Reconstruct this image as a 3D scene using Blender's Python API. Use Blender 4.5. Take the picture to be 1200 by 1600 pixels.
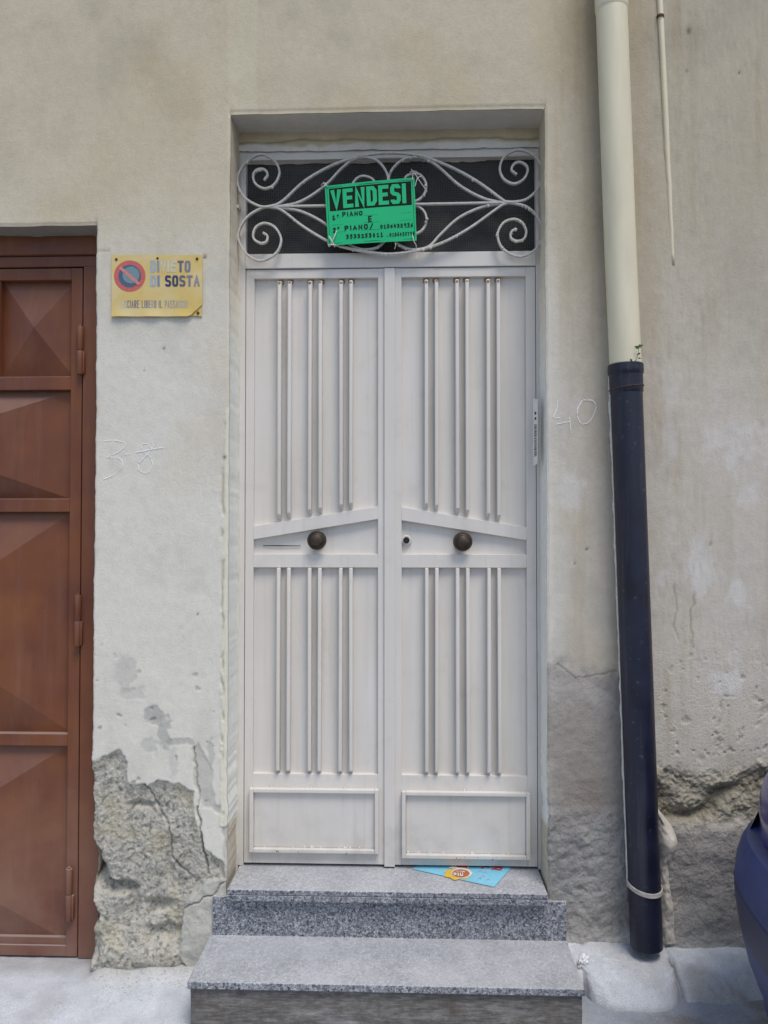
import bpy, bmesh, math, random
import numpy as np
from mathutils import Vector, Matrix
rnd = random.Random(7)
R = math.radians
S = bpy.context.scene
COL = S.collection
for o in list(bpy.data.objects): bpy.data.objects.remove(o)

# ------------------------------------------------------------ camera, world, sun, exposure
F_PX, CAMZ, CAMD = 1280.0, 1.534, 2.79
YAW, PITCH = math.atan(45/F_PX), math.atan(29/F_PX)
cam_d = bpy.data.cameras.new('camera'); cam = bpy.data.objects.new('camera', cam_d); COL.objects.link(cam)
cam.location = (0, -CAMD, CAMZ); cam.rotation_euler = (math.pi/2+PITCH, 0, YAW)
cam_d.sensor_fit = 'VERTICAL'; cam_d.sensor_height = 36; cam_d.lens = F_PX/1600*36
cam_d.clip_start = .05; cam_d.clip_end = 500
S.camera = cam
W = bpy.data.worlds.new('World'); S.world = W; W.use_nodes = True
nt = W.node_tree; nt.nodes.clear()
sky = nt.nodes.new('ShaderNodeTexSky'); sky.sky_type = 'NISHITA'; sky.sun_disc = False
SUN_EL, SUN_AZ = R(62), R(152)
sky.sun_elevation = SUN_EL; sky.sun_rotation = SUN_AZ
sky.air_density = 1.0; sky.dust_density = 1.6; sky.ozone_density = 1.0
bg = nt.nodes.new('ShaderNodeBackground'); bg.inputs[1].default_value = .105
wo = nt.nodes.new('ShaderNodeOutputWorld')
nt.links.new(sky.outputs[0], bg.inputs[0]); nt.links.new(bg.outputs[0], wo.inputs[0])
sun_d = bpy.data.lights.new('sun', 'SUN'); sun = bpy.data.objects.new('sun', sun_d); COL.objects.link(sun)
sun_d.energy = 1.5; sun_d.angle = R(24); sun_d.color = (1, .95, .885)
sdir = Vector((math.sin(SUN_AZ)*math.cos(SUN_EL), math.cos(SUN_AZ)*math.cos(SUN_EL), math.sin(SUN_EL)))
sun.rotation_euler = sdir.to_track_quat('Z', 'Y').to_euler()
S.view_settings.view_transform = 'Standard'; S.view_settings.look = 'None'
S.view_settings.gamma = 1; S.view_settings.use_curve_mapping = False
S.view_settings.exposure = 0.50
S.render.engine = 'CYCLES'

# ------------------------------------------------------------ survey of the photograph: a point on a vertical plane y = Y
_f = Vector((-math.sin(YAW)*math.cos(PITCH), math.cos(YAW)*math.cos(PITCH), math.sin(PITCH)))
_r = Vector((math.cos(YAW), math.sin(YAW), 0)); _u = _r.cross(_f)
def P(px, py, Y=0.0):
    d = _f + _r*((px-600)/F_PX) + _u*((800-py)/F_PX)
    t = (Y+CAMD)/d.y
    return Vector((d.x*t, Y, CAMZ+d.z*t))
def X(px, Y=0.0, py=820): return P(px, py, Y).x
def Z(py, Y=0.0, px=610): return P(px, py, Y).z
def to_px(x, y, z):
    vx, vy, vz = x, y+CAMD, z-CAMZ
    w = vx*_f.x+vy*_f.y+vz*_f.z
    return (600+F_PX*(vx*_r.x+vy*_r.y+vz*_r.z)/w, 800-F_PX*(vx*_u.x+vy*_u.y+vz*_u.z)/w)

# ------------------------------------------------------------ numpy noise
def _hash(ix, iy, seed):
    h = (ix.astype(np.int64)*374761393 + iy.astype(np.int64)*668265263 + seed*974634777) & 0xffffffff
    h = ((h ^ (h >> 13))*1274126177) & 0xffffffff
    h = h ^ (h >> 16)
    return (h & 0xffff)/65535.0
def vnoise(x, y, seed=0):
    ix, iy = np.floor(x), np.floor(y); fx, fy = x-ix, y-iy
    fx = fx*fx*fx*(fx*(fx*6-15)+10); fy = fy*fy*fy*(fy*(fy*6-15)+10)
    a, b = _hash(ix, iy, seed), _hash(ix+1, iy, seed); c, d = _hash(ix, iy+1, seed), _hash(ix+1, iy+1, seed)
    return (a+(b-a)*fx)*(1-fy)+(c+(d-c)*fx)*fy
def fbm(x, y, freq, octv=4, seed=0, gain=.5):
    s = np.zeros_like(x, dtype=float); a, t = 1.0, 0.0
    for k in range(octv):
        f_ = freq*1.93**k; ca_, sa_ = math.cos(.6+1.1*k), math.sin(.6+1.1*k); s += a*vnoise((x*ca_-y*sa_)*f_+k*17.3, (x*sa_+y*ca_)*f_-k*9.1, seed+k*31); t += a; a *= gain
    return s/t*2-1
def sstep(a, b, x):
    t = np.clip((x-a)/(b-a), 0, 1); return t*t*(3-2*t)
def sdpoly(u, v, pts):                       # signed distance, negative inside
    pts = np.array(pts, float); n = len(pts); d = np.full(u.shape, 1e18); ins = np.zeros(u.shape, bool)
    for i in range(n):
        a, b = pts[i], pts[(i+1) % n]; e = b-a
        t = np.clip(((u-a[0])*e[0]+(v-a[1])*e[1])/(e@e+1e-12), 0, 1)
        d = np.minimum(d, (u-a[0]-t*e[0])**2+(v-a[1]-t*e[1])**2)
        c = (a[1] > v) != (b[1] > v)
        with np.errstate(divide='ignore', invalid='ignore'):
            xi = a[0]+(v-a[1])*e[0]/(e[1] if e[1] != 0 else 1e-9)
        ins ^= c & (u < xi)
    d = np.sqrt(d); return np.where(ins, -d, d)
def sdline(u, v, pts):
    pts = np.array(pts, float); d = np.full(u.shape, 1e18)
    for i in range(len(pts)-1):
        a, b = pts[i], pts[i+1]; e = b-a
        t = np.clip(((u-a[0])*e[0]+(v-a[1])*e[1])/(e@e+1e-12), 0, 1)
        d = np.minimum(d, (u-a[0]-t*e[0])**2+(v-a[1]-t*e[1])**2)
    return np.sqrt(d)
def lin(*c):
    return tuple((v/255/12.92 if v/255 <= .04045 else ((v/255+.055)/1.055)**2.4) for v in c)
KA = .76
def alb(*c): return np.array(lin(*c))/KA     # what a surface must reflect to show as this colour in the shade of the street

# ------------------------------------------------------------ objects
def tag(o, label=None, cat=None, group=None, kind=None):
    if label: o['label'] = label
    if cat: o['category'] = cat
    if group: o['group'] = group
    if kind: o['kind'] = kind
    return o
def empty(name, loc, label, cat, group=None):
    o = bpy.data.objects.new(name, None); COL.objects.link(o); o.location = loc; o.empty_display_size = .05
    return tag(o, label, cat, group)
def world(o):
    return (world(o.parent) @ o.matrix_parent_inverse if o.parent else Matrix.Identity(4)) @ o.matrix_basis
def link(name, me, mat=None, parent=None, smooth=False):
    o = bpy.data.objects.new(name, me); COL.objects.link(o)
    if mat is not None and not me.materials: me.materials.append(mat)
    if parent is not None:
        o.parent = parent
        o.matrix_parent_inverse = world(parent).inverted()
    if smooth: me.polygons.foreach_set('use_smooth', [True]*len(me.polygons))
    return o
class MB:
    """collects pieces and links them as one mesh"""
    def __init__(s): s.v = []; s.f = []; s.c = []
    def add(s, vs, fs, col=None):
        n = len(s.v); s.v += [tuple(p) for p in vs]; s.f += [tuple(i+n for i in f) for f in fs]
        s.c += [col or (1, 1, 1)]*len(vs)
    def box(s, x0, x1, y0, y1, z0, z1):
        vs = [(x, y, z) for x in (x0, x1) for y in (y0, y1) for z in (z0, z1)]
        s.add(vs, [(0, 1, 3, 2), (4, 6, 7, 5), (0, 4, 5, 1), (2, 3, 7, 6), (0, 2, 6, 4), (1, 5, 7, 3)])
    def prism(s, pts, y0, y1):               # polygon in x-z, from front y0 to back y1
        n = len(pts)
        vs = [(p[0], y0, p[1]) for p in pts]+[(p[0], y1, p[1]) for p in pts]
        s.add(vs, [tuple(range(n)), tuple(range(2*n-1, n-1, -1))]+[(i, i+n, (i+1) % n+n, (i+1) % n) for i in range(n)])
    def frame(s, x0, x1, z0, z1, w, y0, y1):
        s.box(x0, x0+w, y0, y1, z0, z1); s.box(x1-w, x1, y0, y1, z0, z1)
        s.box(x0+w, x1-w, y0, y1, z1-w, z1); s.box(x0+w, x1-w, y0, y1, z0, z0+w)
    def tube(s, pts, rad, n=10, cap=True, ell=None):
        pts = [Vector(p) for p in pts]; m = len(pts)
        rad = rad if hasattr(rad, '__len__') else [rad]*m
        ref = Vector((0, 1, 0)); vs, fs = [], []
        for i, p in enumerate(pts):
            t = (pts[min(i+1, m-1)]-pts[max(i-1, 0)]).normalized()
            a = t.cross(ref)
            if a.length < 1e-3: a = t.cross(Vector((1, 0, 0)))
            a.normalize(); b = t.cross(a).normalized()
            e = ell or (1, 1)
            for k in range(n):
                th = 2*math.pi*k/n
                vs.append(p+a*(math.cos(th)*rad[i]*e[0])+b*(math.sin(th)*rad[i]*e[1]))
        for i in range(m-1):
            for k in range(n):
                k2 = (k+1) % n; fs.append((i*n+k, i*n+k2, (i+1)*n+k2, (i+1)*n+k))
        if cap: fs += [tuple(range(n-1, -1, -1)), tuple((m-1)*n+k for k in range(n))]
        s.add(vs, fs)
    def flatbar(s, pts, w, d):               # bar bent in the x-z plane: w across in the plane, d deep in y
        pts = [Vector(p) for p in pts]; m = len(pts); vs, fs = [], []
        for i, p in enumerate(pts):
            t = (pts[min(i+1, m-1)]-pts[max(i-1, 0)]); t.y = 0; t.normalize()
            a = Vector((-t.z, 0, t.x))
            b = .22
            for (ca, cb) in ((-1, -1+b), (-1+b*1.5, -1), (1-b*1.5, -1), (1, -1+b), (1, 1), (-1, 1)):
                vs.append(p+a*(ca*w/2)+Vector((0, cb*d/2, 0)))
        for i in range(m-1):
            for k in range(6):
                k2 = (k+1) % 6; fs.append((i*6+k, (i+1)*6+k, (i+1)*6+k2, i*6+k2))
        fs += [tuple(range(6)), tuple((m-1)*6+k for k in range(5, -1, -1))]
        s.add(vs, fs)
    def lathe(s, c, prof, n=28, axis='y'):    # prof: (radius, distance towards the street)
        vs, fs = [], []; m = len(prof)
        for (r_, h) in prof:
            for k in range(n):
                th = 2*math.pi*k/n
                if axis == 'y': vs.append((c[0]+r_*math.cos(th), c[1]-h, c[2]+r_*math.sin(th)))
                else: vs.append((c[0]+r_*math.cos(th), c[1]+r_*math.sin(th), c[2]+h))
        for i in range(m-1):
            for k in range(n):
                k2 = (k+1) % n; fs.append((i*n+k, i*n+k2, (i+1)*n+k2, (i+1)*n+k))
        fs += [tuple(range(n-1, -1, -1)), tuple((m-1)*n+k for k in range(n))]
        s.add(vs, fs)
    def build(s, name, mat, parent=None, smooth=False, bevel=0, seg=2, weld=False, color=False, wob=0):
        me = bpy.data.meshes.new(name); me.from_pydata(s.v, [], s.f)
        if color:
            ca = me.color_attributes.new('Col', 'FLOAT_COLOR', 'POINT')
            ca.data.foreach_set('color', [x for c in s.c for x in (*c, 1)])
        bm = bmesh.new(); bm.from_mesh(me)
        if weld: bmesh.ops.remove_doubles(bm, verts=bm.verts, dist=1e-5)
        bmesh.ops.recalc_face_normals(bm, faces=bm.faces)
        if bevel:
            es = [e for e in bm.edges if len(e.link_faces) == 2 and e.calc_face_angle(0) > .5]
            bmesh.ops.bevel(bm, geom=es, offset=bevel, segments=seg, affect='EDGES', profile=.5, clamp_overlap=True)
        if wob:
            for v in bm.verts: v.co += Vector((rnd.uniform(-wob, wob) for _ in range(3)))
        bm.to_mesh(me); bm.free()
        o = link(name, me, mat, parent, smooth)
        if smooth == 'auto':
            me.polygons.foreach_set('use_smooth', [True]*len(me.polygons)); me.set_sharp_from_angle(angle=R(35))
        return o
def smooth_path(pts, n=6):                    # Catmull-Rom
    pts = [Vector(p) for p in pts]; out = []
    for i in range(len(pts)-1):
        p0 = pts[i-1] if i else pts[0]*2-pts[1]; p1, p2 = pts[i], pts[i+1]
        p3 = pts[i+2] if i+2 < len(pts) else p2*2-p1
        for k in range(n):
            t = k/n
            out.append(.5*((2*p1)+(p2-p0)*t+(2*p0-5*p1+4*p2-p3)*t*t+(3*p1-p0-3*p2+p3)*t**3))
    out.append(pts[-1]); return out

# ------------------------------------------------------------ materials
def new_mat(name, rough=.6, metal=0.0, spec=.5):
    m = bpy.data.materials.new(name); m.use_nodes = True; nt = m.node_tree
    b = nt.nodes['Principled BSDF']; b.inputs['Roughness'].default_value = rough; b.inputs['Metallic'].default_value = metal
    b.inputs['Specular IOR Level'].default_value = spec
    return m, nt, b
def N(nt, kind, **kw):
    n = nt.nodes.new(kind)
    for k, v in kw.items(): setattr(n, k, v)
    return n
def coords(nt, scale=(1, 1, 1), src='Object'):
    tc = N(nt, 'ShaderNodeTexCoord'); mp = N(nt, 'ShaderNodeMapping'); mp.inputs['Scale'].default_value = scale
    nt.links.new(tc.outputs[src], mp.inputs[0]); return mp.outputs[0]
def geo_pos(nt, scale=(1, 1, 1)):
    g = N(nt, 'ShaderNodeNewGeometry'); mp = N(nt, 'ShaderNodeMapping'); mp.inputs['Scale'].default_value = scale
    nt.links.new(g.outputs['Position'], mp.inputs[0]); return mp.outputs[0]
def noise(nt, vec, scale, detail=4, rough=.55):
    n = N(nt, 'ShaderNodeTexNoise'); n.inputs['Scale'].default_value = scale; n.inputs['Detail'].default_value = detail
    n.inputs['Roughness'].default_value = rough; nt.links.new(vec, n.inputs['Vector']); return n.outputs['Fac']
def ramp(nt, fac, stops):
    r = N(nt, 'ShaderNodeValToRGB'); cr = r.color_ramp
    while len(cr.elements) < len(stops): cr.elements.new(.5)
    for e, (p, c) in zip(cr.elements, stops):
        e.position = p; e.color = (*c, 1) if hasattr(c, '__len__') else (c, c, c, 1)
    nt.links.new(fac, r.inputs[0]); return r.outputs[0]
def mix(nt, fac, a, b, mode='MIX'):
    m = N(nt, 'ShaderNodeMix', data_type='RGBA', blend_type=mode)
    for s_, v in ((m.inputs[0], fac), (m.inputs[6], a), (m.inputs[7], b)):
        if isinstance(v, (int, float)): s_.default_value = v
        elif isinstance(v, (tuple, list, np.ndarray)): s_.default_value = (*[float(q) for q in v], 1)
        else: nt.links.new(v, s_)
    return m.outputs[2]
def bump(nt, b, height, strength=.4, dist=.002):
    n = N(nt, 'ShaderNodeBump'); n.inputs['Strength'].default_value = strength; n.inputs['Distance'].default_value = dist
    nt.links.new(height, n.inputs['Height']); nt.links.new(n.outputs[0], b.inputs['Normal'])
def simple(name, col, rough=.6, metal=0., spec=.5, var=.12, scale=40, bstr=0, stretch=(1, 1, 1)):
    m, nt, b = new_mat(name, rough, metal, spec)
    p = geo_pos(nt, stretch); f = noise(nt, p, scale, 5)
    c = mix(nt, 1.0, tuple(col), ramp(nt, f, [(.25, 1-var), (.75, 1+var)]), 'MULTIPLY')
    nt.links.new(c, b.inputs['Base Color'])
    if bstr: bump(nt, b, noise(nt, p, scale*6, 3), bstr, .001)
    return m

M = {}
def mk_plaster():
    m, nt, b = new_mat('plaster', .92, 0, .2)
    p = geo_pos(nt); pr = geo_pos(nt, (1, 1, .8))
    at = N(nt, 'ShaderNodeAttribute', attribute_name='Col')
    f1 = noise(nt, p, 330, 4, .65); f2 = noise(nt, pr, 38, 6, .62); f3 = noise(nt, p, 120, 5, .7)
    sp = ramp(nt, f1, [(.25, .90), (.5, 1.0), (.8, 1.06)])
    sp2 = ramp(nt, f2, [(.3, .945), (.7, 1.04)])
    c = mix(nt, 1.0, mix(nt, 1.0, at.outputs['Color'], sp, 'MULTIPLY'), sp2, 'MULTIPLY')
    grit = ramp(nt, f3, [(.30, .58), (.45, .96), (.7, 1.14)])
    c = mix(nt, at.outputs['Alpha'], c, mix(nt, 1.0, c, grit, 'MULTIPLY'))
    nt.links.new(c, b.inputs['Base Color'])
    def math_(op, x, y):
        n = N(nt, 'ShaderNodeMath', operation=op)
        for s_, v in zip(n.inputs, (x, y)):
            if isinstance(v, (int, float)): s_.default_value = v
            else: nt.links.new(v, s_)
        return n.outputs[0]
    hgt = math_('ADD', math_('ADD', math_('MULTIPLY', f1, .35), math_('MULTIPLY', f2, .55)), math_('MULTIPLY', math_('MULTIPLY', f3, at.outputs['Alpha']), 5.0))
    bump(nt, b, hgt, .7, .0026)
    return m
M['plaster'] = mk_plaster()
def mk_door():
    m, nt, b = new_mat('white_door_paint', .42, 0, .45)
    p = geo_pos(nt); ps = geo_pos(nt, (6, 6, .5))
    f = noise(nt, ps, 4, 4); g = noise(nt, p, 2.2, 4); k = noise(nt, p, 90, 4, .6)
    c = mix(nt, 1.0, (.695, .665, .625), ramp(nt, f, [(.3, (.97, .965, .955)), (.7, (1.02, 1.02, 1.02))]), 'MULTIPLY')
    c = mix(nt, 1.0, c, ramp(nt, g, [(.3, (.97, .96, .94)), (.7, (1.02, 1.02, 1.03))]), 'MULTIPLY')
    c = mix(nt, ramp(nt, k, [(.74, 0.0), (.80, .55)]), c, (.33, .26, .2))
    run = noise(nt, geo_pos(nt, (42, 42, 1.3)), 1.0, 5, .6)
    c = mix(nt, ramp(nt, run, [(.55, 0.0), (.78, .30)]), c, (.50, .44, .36))
    blot = noise(nt, p, 11, 6, .65); c = mix(nt, ramp(nt, blot, [(.56, 0.0), (.8, .32)]), c, (.46, .42, .36))
    sz = N(nt, 'ShaderNodeSeparateXYZ'); nt.links.new(p, sz.inputs[0]); lowd = N(nt, 'ShaderNodeMapRange'); lowd.inputs[1].default_value = .60; lowd.inputs[2].default_value = .33
    nt.links.new(sz.outputs[2], lowd.inputs[0]); lm = N(nt, 'ShaderNodeMath', operation='MULTIPLY'); nt.links.new(lowd.outputs[0], lm.inputs[0]); nt.links.new(ramp(nt, blot, [(.35, .05), (.65, .5)]), lm.inputs[1])
    c = mix(nt, lm.outputs[0], c, (.42, .40, .37))
    nt.links.new(c, b.inputs['Base Color'])
    nt.links.new(ramp(nt, g, [(.3, .34), (.7, .55)]), b.inputs['Roughness'])
    bump(nt, b, noise(nt, p, 70, 3), .12, .001)
    return m
M['door'] = mk_door()
def mk_brown():
    m, nt, b = new_mat('brown_gate_paint', .5, 0, .4)
    p = geo_pos(nt); ps = geo_pos(nt, (8, 8, .8))
    f = noise(nt, ps, 3, 5); g = noise(nt, p, 5, 5); k = noise(nt, p, 60, 4, .65)
    c = mix(nt, ramp(nt, g, [(.3, 0.0), (.7, 1.0)]), (.138, .045, .026), (.212, .073, .025))
    sx = N(nt, 'ShaderNodeSeparateXYZ'); nt.links.new(p, sx.inputs[0])
    low = N(nt, 'ShaderNodeMapRange'); low.inputs[1].default_value = .75; low.inputs[2].default_value = .05; nt.links.new(sx.outputs[2], low.inputs[0])
    mu = N(nt, 'ShaderNodeMath', operation='MULTIPLY'); nt.links.new(low.outputs[0], mu.inputs[0]); nt.links.new(ramp(nt, g, [(.3, .15), (.65, .8)]), mu.inputs[1])
    du = N(nt, 'ShaderNodeMath', operation='MULTIPLY'); du.inputs[1].default_value = .55; nt.links.new(mu.outputs[0], du.inputs[0])
    c = mix(nt, du.outputs[0], c, (.24, .19, .17))
    c = mix(nt, ramp(nt, f, [(.5, 0.0), (.75, .12)]), c, (.30, .22, .19))
    scr_ = noise(nt, geo_pos(nt, (160, 160, 9)), 1.0, 3, .6); c = mix(nt, ramp(nt, scr_, [(.72, 0.0), (.8, .25)]), c, (.38, .30, .26))
    c = mix(nt, ramp(nt, k, [(.72, 0.0), (.78, .7)]), c, (.34, .27, .23))
    gn = N(nt, 'ShaderNodeNewGeometry'); sn = N(nt, 'ShaderNodeSeparateXYZ'); nt.links.new(gn.outputs['Normal'], sn.inputs[0])
    c = mix(nt, ramp(nt, sn.outputs[2], [(.02, 0.0), (.22, .10), (.5, .3), (.8, .8)]), c, (.34, .27, .24))  # dust on ledges; light from above also painted onto the top facets
    nt.links.new(c, b.inputs['Base Color'])
    nt.links.new(ramp(nt, g, [(.3, .38), (.7, .6)]), b.inputs['Roughness'])
    bump(nt, b, noise(nt, p, 45, 4), .15, .0015)
    return m
M['brown'] = mk_brown()
def mk_granite():
    m, nt, b = new_mat('granite', .42, 0, .5)
    p = geo_pos(nt)
    v = N(nt, 'ShaderNodeTexVoronoi'); v.inputs['Scale'].default_value = 230; nt.links.new(p, v.inputs['Vector'])
    bw = N(nt, 'ShaderNodeRGBToBW'); nt.links.new(v.outputs['Color'], bw.inputs[0])
    v2 = N(nt, 'ShaderNodeTexVoronoi'); v2.inputs['Scale'].default_value = 120; nt.links.new(p, v2.inputs['Vector'])
    bw2 = N(nt, 'ShaderNodeRGBToBW'); nt.links.new(v2.outputs['Color'], bw2.inputs[0])
    c = ramp(nt, bw.outputs[0], [(.2, (.03, .03, .035)), (.38, (.10, .105, .12)), (.52, (.21, .22, .24)), (.68, (.30, .31, .33)), (.85, (.6, .61, .63))])
    c2 = ramp(nt, bw2.outputs[0], [(.25, (.06, .063, .075)), (.45, (.19, .2, .22)), (.8, (.42, .43, .45))])
    c = mix(nt, .45, c, c2)
    d = noise(nt, p, 9, 5)
    c = mix(nt, 1.0, c, ramp(nt, d, [(.3, (.84, .86, .9)), (.7, (1.08, 1.08, 1.1))]), 'MULTIPLY')
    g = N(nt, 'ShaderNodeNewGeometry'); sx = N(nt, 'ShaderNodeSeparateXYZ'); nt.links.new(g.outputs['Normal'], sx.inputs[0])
    dust_skylight = N(nt, 'ShaderNodeMath', operation='MULTIPLY'); nt.links.new(ramp(nt, sx.outputs[2], [(.6, 0.0), (.95, 1.0)]), dust_skylight.inputs[0])
    nt.links.new(ramp(nt, noise(nt, p, 5, 5), [(.3, .35), (.7, .7)]), dust_skylight.inputs[1])
    c = mix(nt, dust_skylight.outputs[0], c, (.60, .61, .63))  # upward faces paled: dust plus sky brightness put into the colour
    bt_ = noise(nt, p, 13, 4, .6); c = mix(nt, ramp(nt, bt_, [(.68, 0.0), (.73, .35)]), c, (.13, .13, .14))
    nt.links.new(c, b.inputs['Base Color'])
    nt.links.new(ramp(nt, d, [(.3, .35), (.7, .6)]), b.inputs['Roughness'])
    bump(nt, b, noise(nt, p, 300, 3), .1, .0008)
    return m
M['granite'] = mk_granite()
def mk_riser():
    m, nt, b = new_mat('rough_cement_riser', .85, 0, .3)
    p = geo_pos(nt, (1.0, 1, 7)); p1 = geo_pos(nt)
    f = noise(nt, p, 20, 8, .72); g = noise(nt, p1, 7, 4)
    c = ramp(nt, f, [(.25, (.07, .066, .062)), (.5, (.145, .135, .125)), (.72, (.26, .25, .24))])
    iso = noise(nt, p1, 60, 6, .7); c = mix(nt, 1.0, c, ramp(nt, iso, [(.3, .72), (.7, 1.25)]), 'MULTIPLY')
    c = mix(nt, ramp(nt, g, [(.55, 0.0), (.68, .6)]), c, (.1, .075, .06))
    wh = noise(nt, geo_pos(nt, (6, 6, 22)), 1.0, 6, .65); c = mix(nt, ramp(nt, wh, [(.56, 0.0), (.72, .5)]), c, (.42, .41, .40))
    nt.links.new(c, b.inputs['Base Color']); bump(nt, b, f, .6, .004)
    return m
M['riser'] = mk_riser()
def mk_concrete():
    m, nt, b = new_mat('pale_concrete', .9, 0, .3)
    p = geo_pos(nt); at = N(nt, 'ShaderNodeAttribute', attribute_name='Col')
    f = noise(nt, p, 14, 6, .6); k = noise(nt, p, 260, 3)
    c = mix(nt, 1.0, at.outputs['Color'], ramp(nt, f, [(.3, .86), (.7, 1.08)]), 'MULTIPLY')
    c = mix(nt, 1.0, c, ramp(nt, k, [(.25, .78), (.75, 1.12)]), 'MULTIPLY')
    cr_ = noise(nt, p, 3.2, 5, .6); ab = N(nt, 'ShaderNodeMath', operation='SUBTRACT'); ab.inputs[1].default_value = .5; nt.links.new(cr_, ab.inputs[0])
    a2 = N(nt, 'ShaderNodeMath', operation='ABSOLUTE'); nt.links.new(ab.outputs[0], a2.inputs[0])
    c = mix(nt, ramp(nt, a2.outputs[0], [(0.0, .16), (.006, 0.0)]), c, (.2, .18, .16))
    st_ = noise(nt, p, 6, 6, .65); c = mix(nt, ramp(nt, st_, [(.56, 0.0), (.72, .3)]), c, (.33, .32, .29))
    sp_ = noise(nt, p, 75, 4, .7); c = mix(nt, ramp(nt, sp_, [(.62, 0.0), (.74, .45)]), c, (.22, .2, .17))
    nt.links.new(c, b.inputs['Base Color'])
    ad = N(nt, 'ShaderNodeMath', operation='ADD'); nt.links.new(f, ad.inputs[0]); nt.links.new(k, ad.inputs[1])
    bump(nt, b, ad.outputs[0], .8, .004)
    return m
M['concrete'] = mk_concrete()
M['cream_pvc'] = simple('cream_pvc', (.72, .66, .48), .45, var=.10, scale=6, stretch=(3, 3, .6))
def mk_blackpipe():
    m, nt, b = new_mat('dark_blue_black_pvc', .36, 0, .5)
    p = geo_pos(nt); f = noise(nt, p, 8, 5); k = noise(nt, p, 55, 5, .6)
    c = mix(nt, ramp(nt, f, [(.35, 0.0), (.7, 1.0)]), (.006, .007, .018), (.013, .015, .038))
    c = mix(nt, ramp(nt, k, [(.62, 0.0), (.76, .45)]), c, (.15, .15, .17))
    c = mix(nt, ramp(nt, noise(nt, geo_pos(nt, (30, 30, 1.5)), 1.0, 5, .6), [(.5, 0.0), (.8, .28)]), c, (.16, .16, .18))
    nt.links.new(c, b.inputs['Base Color']); nt.links.new(ramp(nt, f, [(.3, .32), (.7, .5)]), b.inputs['Roughness'])
    return m
M['black_pvc'] = mk_blackpipe()
M['bronze'] = simple('aged_bronze', (.075, .056, .042), .5, .6, var=.35, scale=60)
M['dark'] = simple('dark_gap', (.012, .012, .012), .8, var=.1)
M['iron_white'] = simple('cream_grey_iron_paint', (.55, .53, .485), .5, var=.2, scale=70, bstr=.2)
def mk_screen():
    m, nt, b = new_mat('dark_transom_mesh', .7, 0, .3)
    p = geo_pos(nt)
    sx = N(nt, 'ShaderNodeSeparateXYZ'); nt.links.new(p, sx.inputs[0])
    def wave(o_):
        w = N(nt, 'ShaderNodeMath', operation='MULTIPLY'); w.inputs[1].default_value = 2*math.pi/.0065; nt.links.new(o_, w.inputs[0])
        s_ = N(nt, 'ShaderNodeMath', operation='SINE'); nt.links.new(w.outputs[0], s_.inputs[0]); return s_.outputs[0]
    mx = N(nt, 'ShaderNodeMath', operation='MAXIMUM'); nt.links.new(wave(sx.outputs[0]), mx.inputs[0]); nt.links.new(wave(sx.outputs[2]), mx.inputs[1])
    f = noise(nt, p, 12, 5)
    c = mix(nt, ramp(nt, mx.outputs[0], [(.3, 0.0), (.9, 1.0)]), (.026, .026, .026), (.075, .073, .070))
    c = mix(nt, ramp(nt, f, [(.45, 0.0), (.8, .3)]), c, (.12, .115, .11))
    nt.links.new(c, b.inputs['Base Color']); bump(nt, b, mx.outputs[0], .5, .001)
    return m
M['screen'] = mk_screen()
M['smear'] = simple('white_paint_smear', (.5, .49, .47), .6, var=.2, scale=80)
M['green'] = simple('green_plastic', (.015, .50, .20), .5, spec=.25, var=.06, scale=8)
M['black_print'] = simple('black_print', (.006, .014, .010), .75, spec=.2, var=.1)
M['ink'] = simple('dark_ink', (.01, .035, .03), .75, spec=.2, var=.3, scale=90)
M['string'] = simple('white_string', (.62, .6, .55), .8, var=.15, scale=120)
def mk_yellow():
    m, nt, b = new_mat('yellow_enamel', .4, 0, .5)
    p = geo_pos(nt); f = noise(nt, p, 11, 5); k = noise(nt, p, 30, 4)
    c = mix(nt, ramp(nt, f, [(.35, 0.0), (.7, 1.0)]), (.66, .48, .13), (.70, .57, .30))
    c = mix(nt, ramp(nt, k, [(.66, 0.0), (.82, .6)]), c, (.62, .52, .36))
    nt.links.new(c, b.inputs['Base Color']); return m
M['yellow'] = mk_yellow()
def mk_colattr(name, rough=.5, worn=0.):
    m, nt, b = new_mat(name, rough, 0, .4)
    at = N(nt, 'ShaderNodeAttribute', attribute_name='Col'); p = geo_pos(nt); f = noise(nt, p, 130, 4)
    c = mix(nt, 1.0, at.outputs['Color'], ramp(nt, f, [(.25, .85), (.75, 1.15)]), 'MULTIPLY')
    nt.links.new(c, b.inputs['Base Color']); return m
M['print'] = mk_colattr('colour_print')
M['rust'] = simple('rusty_steel', (.10, .045, .022), .8, .2, var=.4, scale=120)
M['chalk'] = simple('chalk', (.88, .88, .87), .95, var=.15, scale=150)
M['mortar'] = simple('white_mortar', (.72, .70, .64), .9, var=.2, scale=60, bstr=.6)
M['mortar_grey'] = simple('grey_mortar', (.42, .40, .36), .95, var=.3, scale=60, bstr=.8)
M['leaf'] = simple('leaf', (.05, .13, .05), .6, var=.3, scale=60)
M['paper'] = simple('paper', (.84, .84, .83), .6, var=.15, scale=90)

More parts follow.
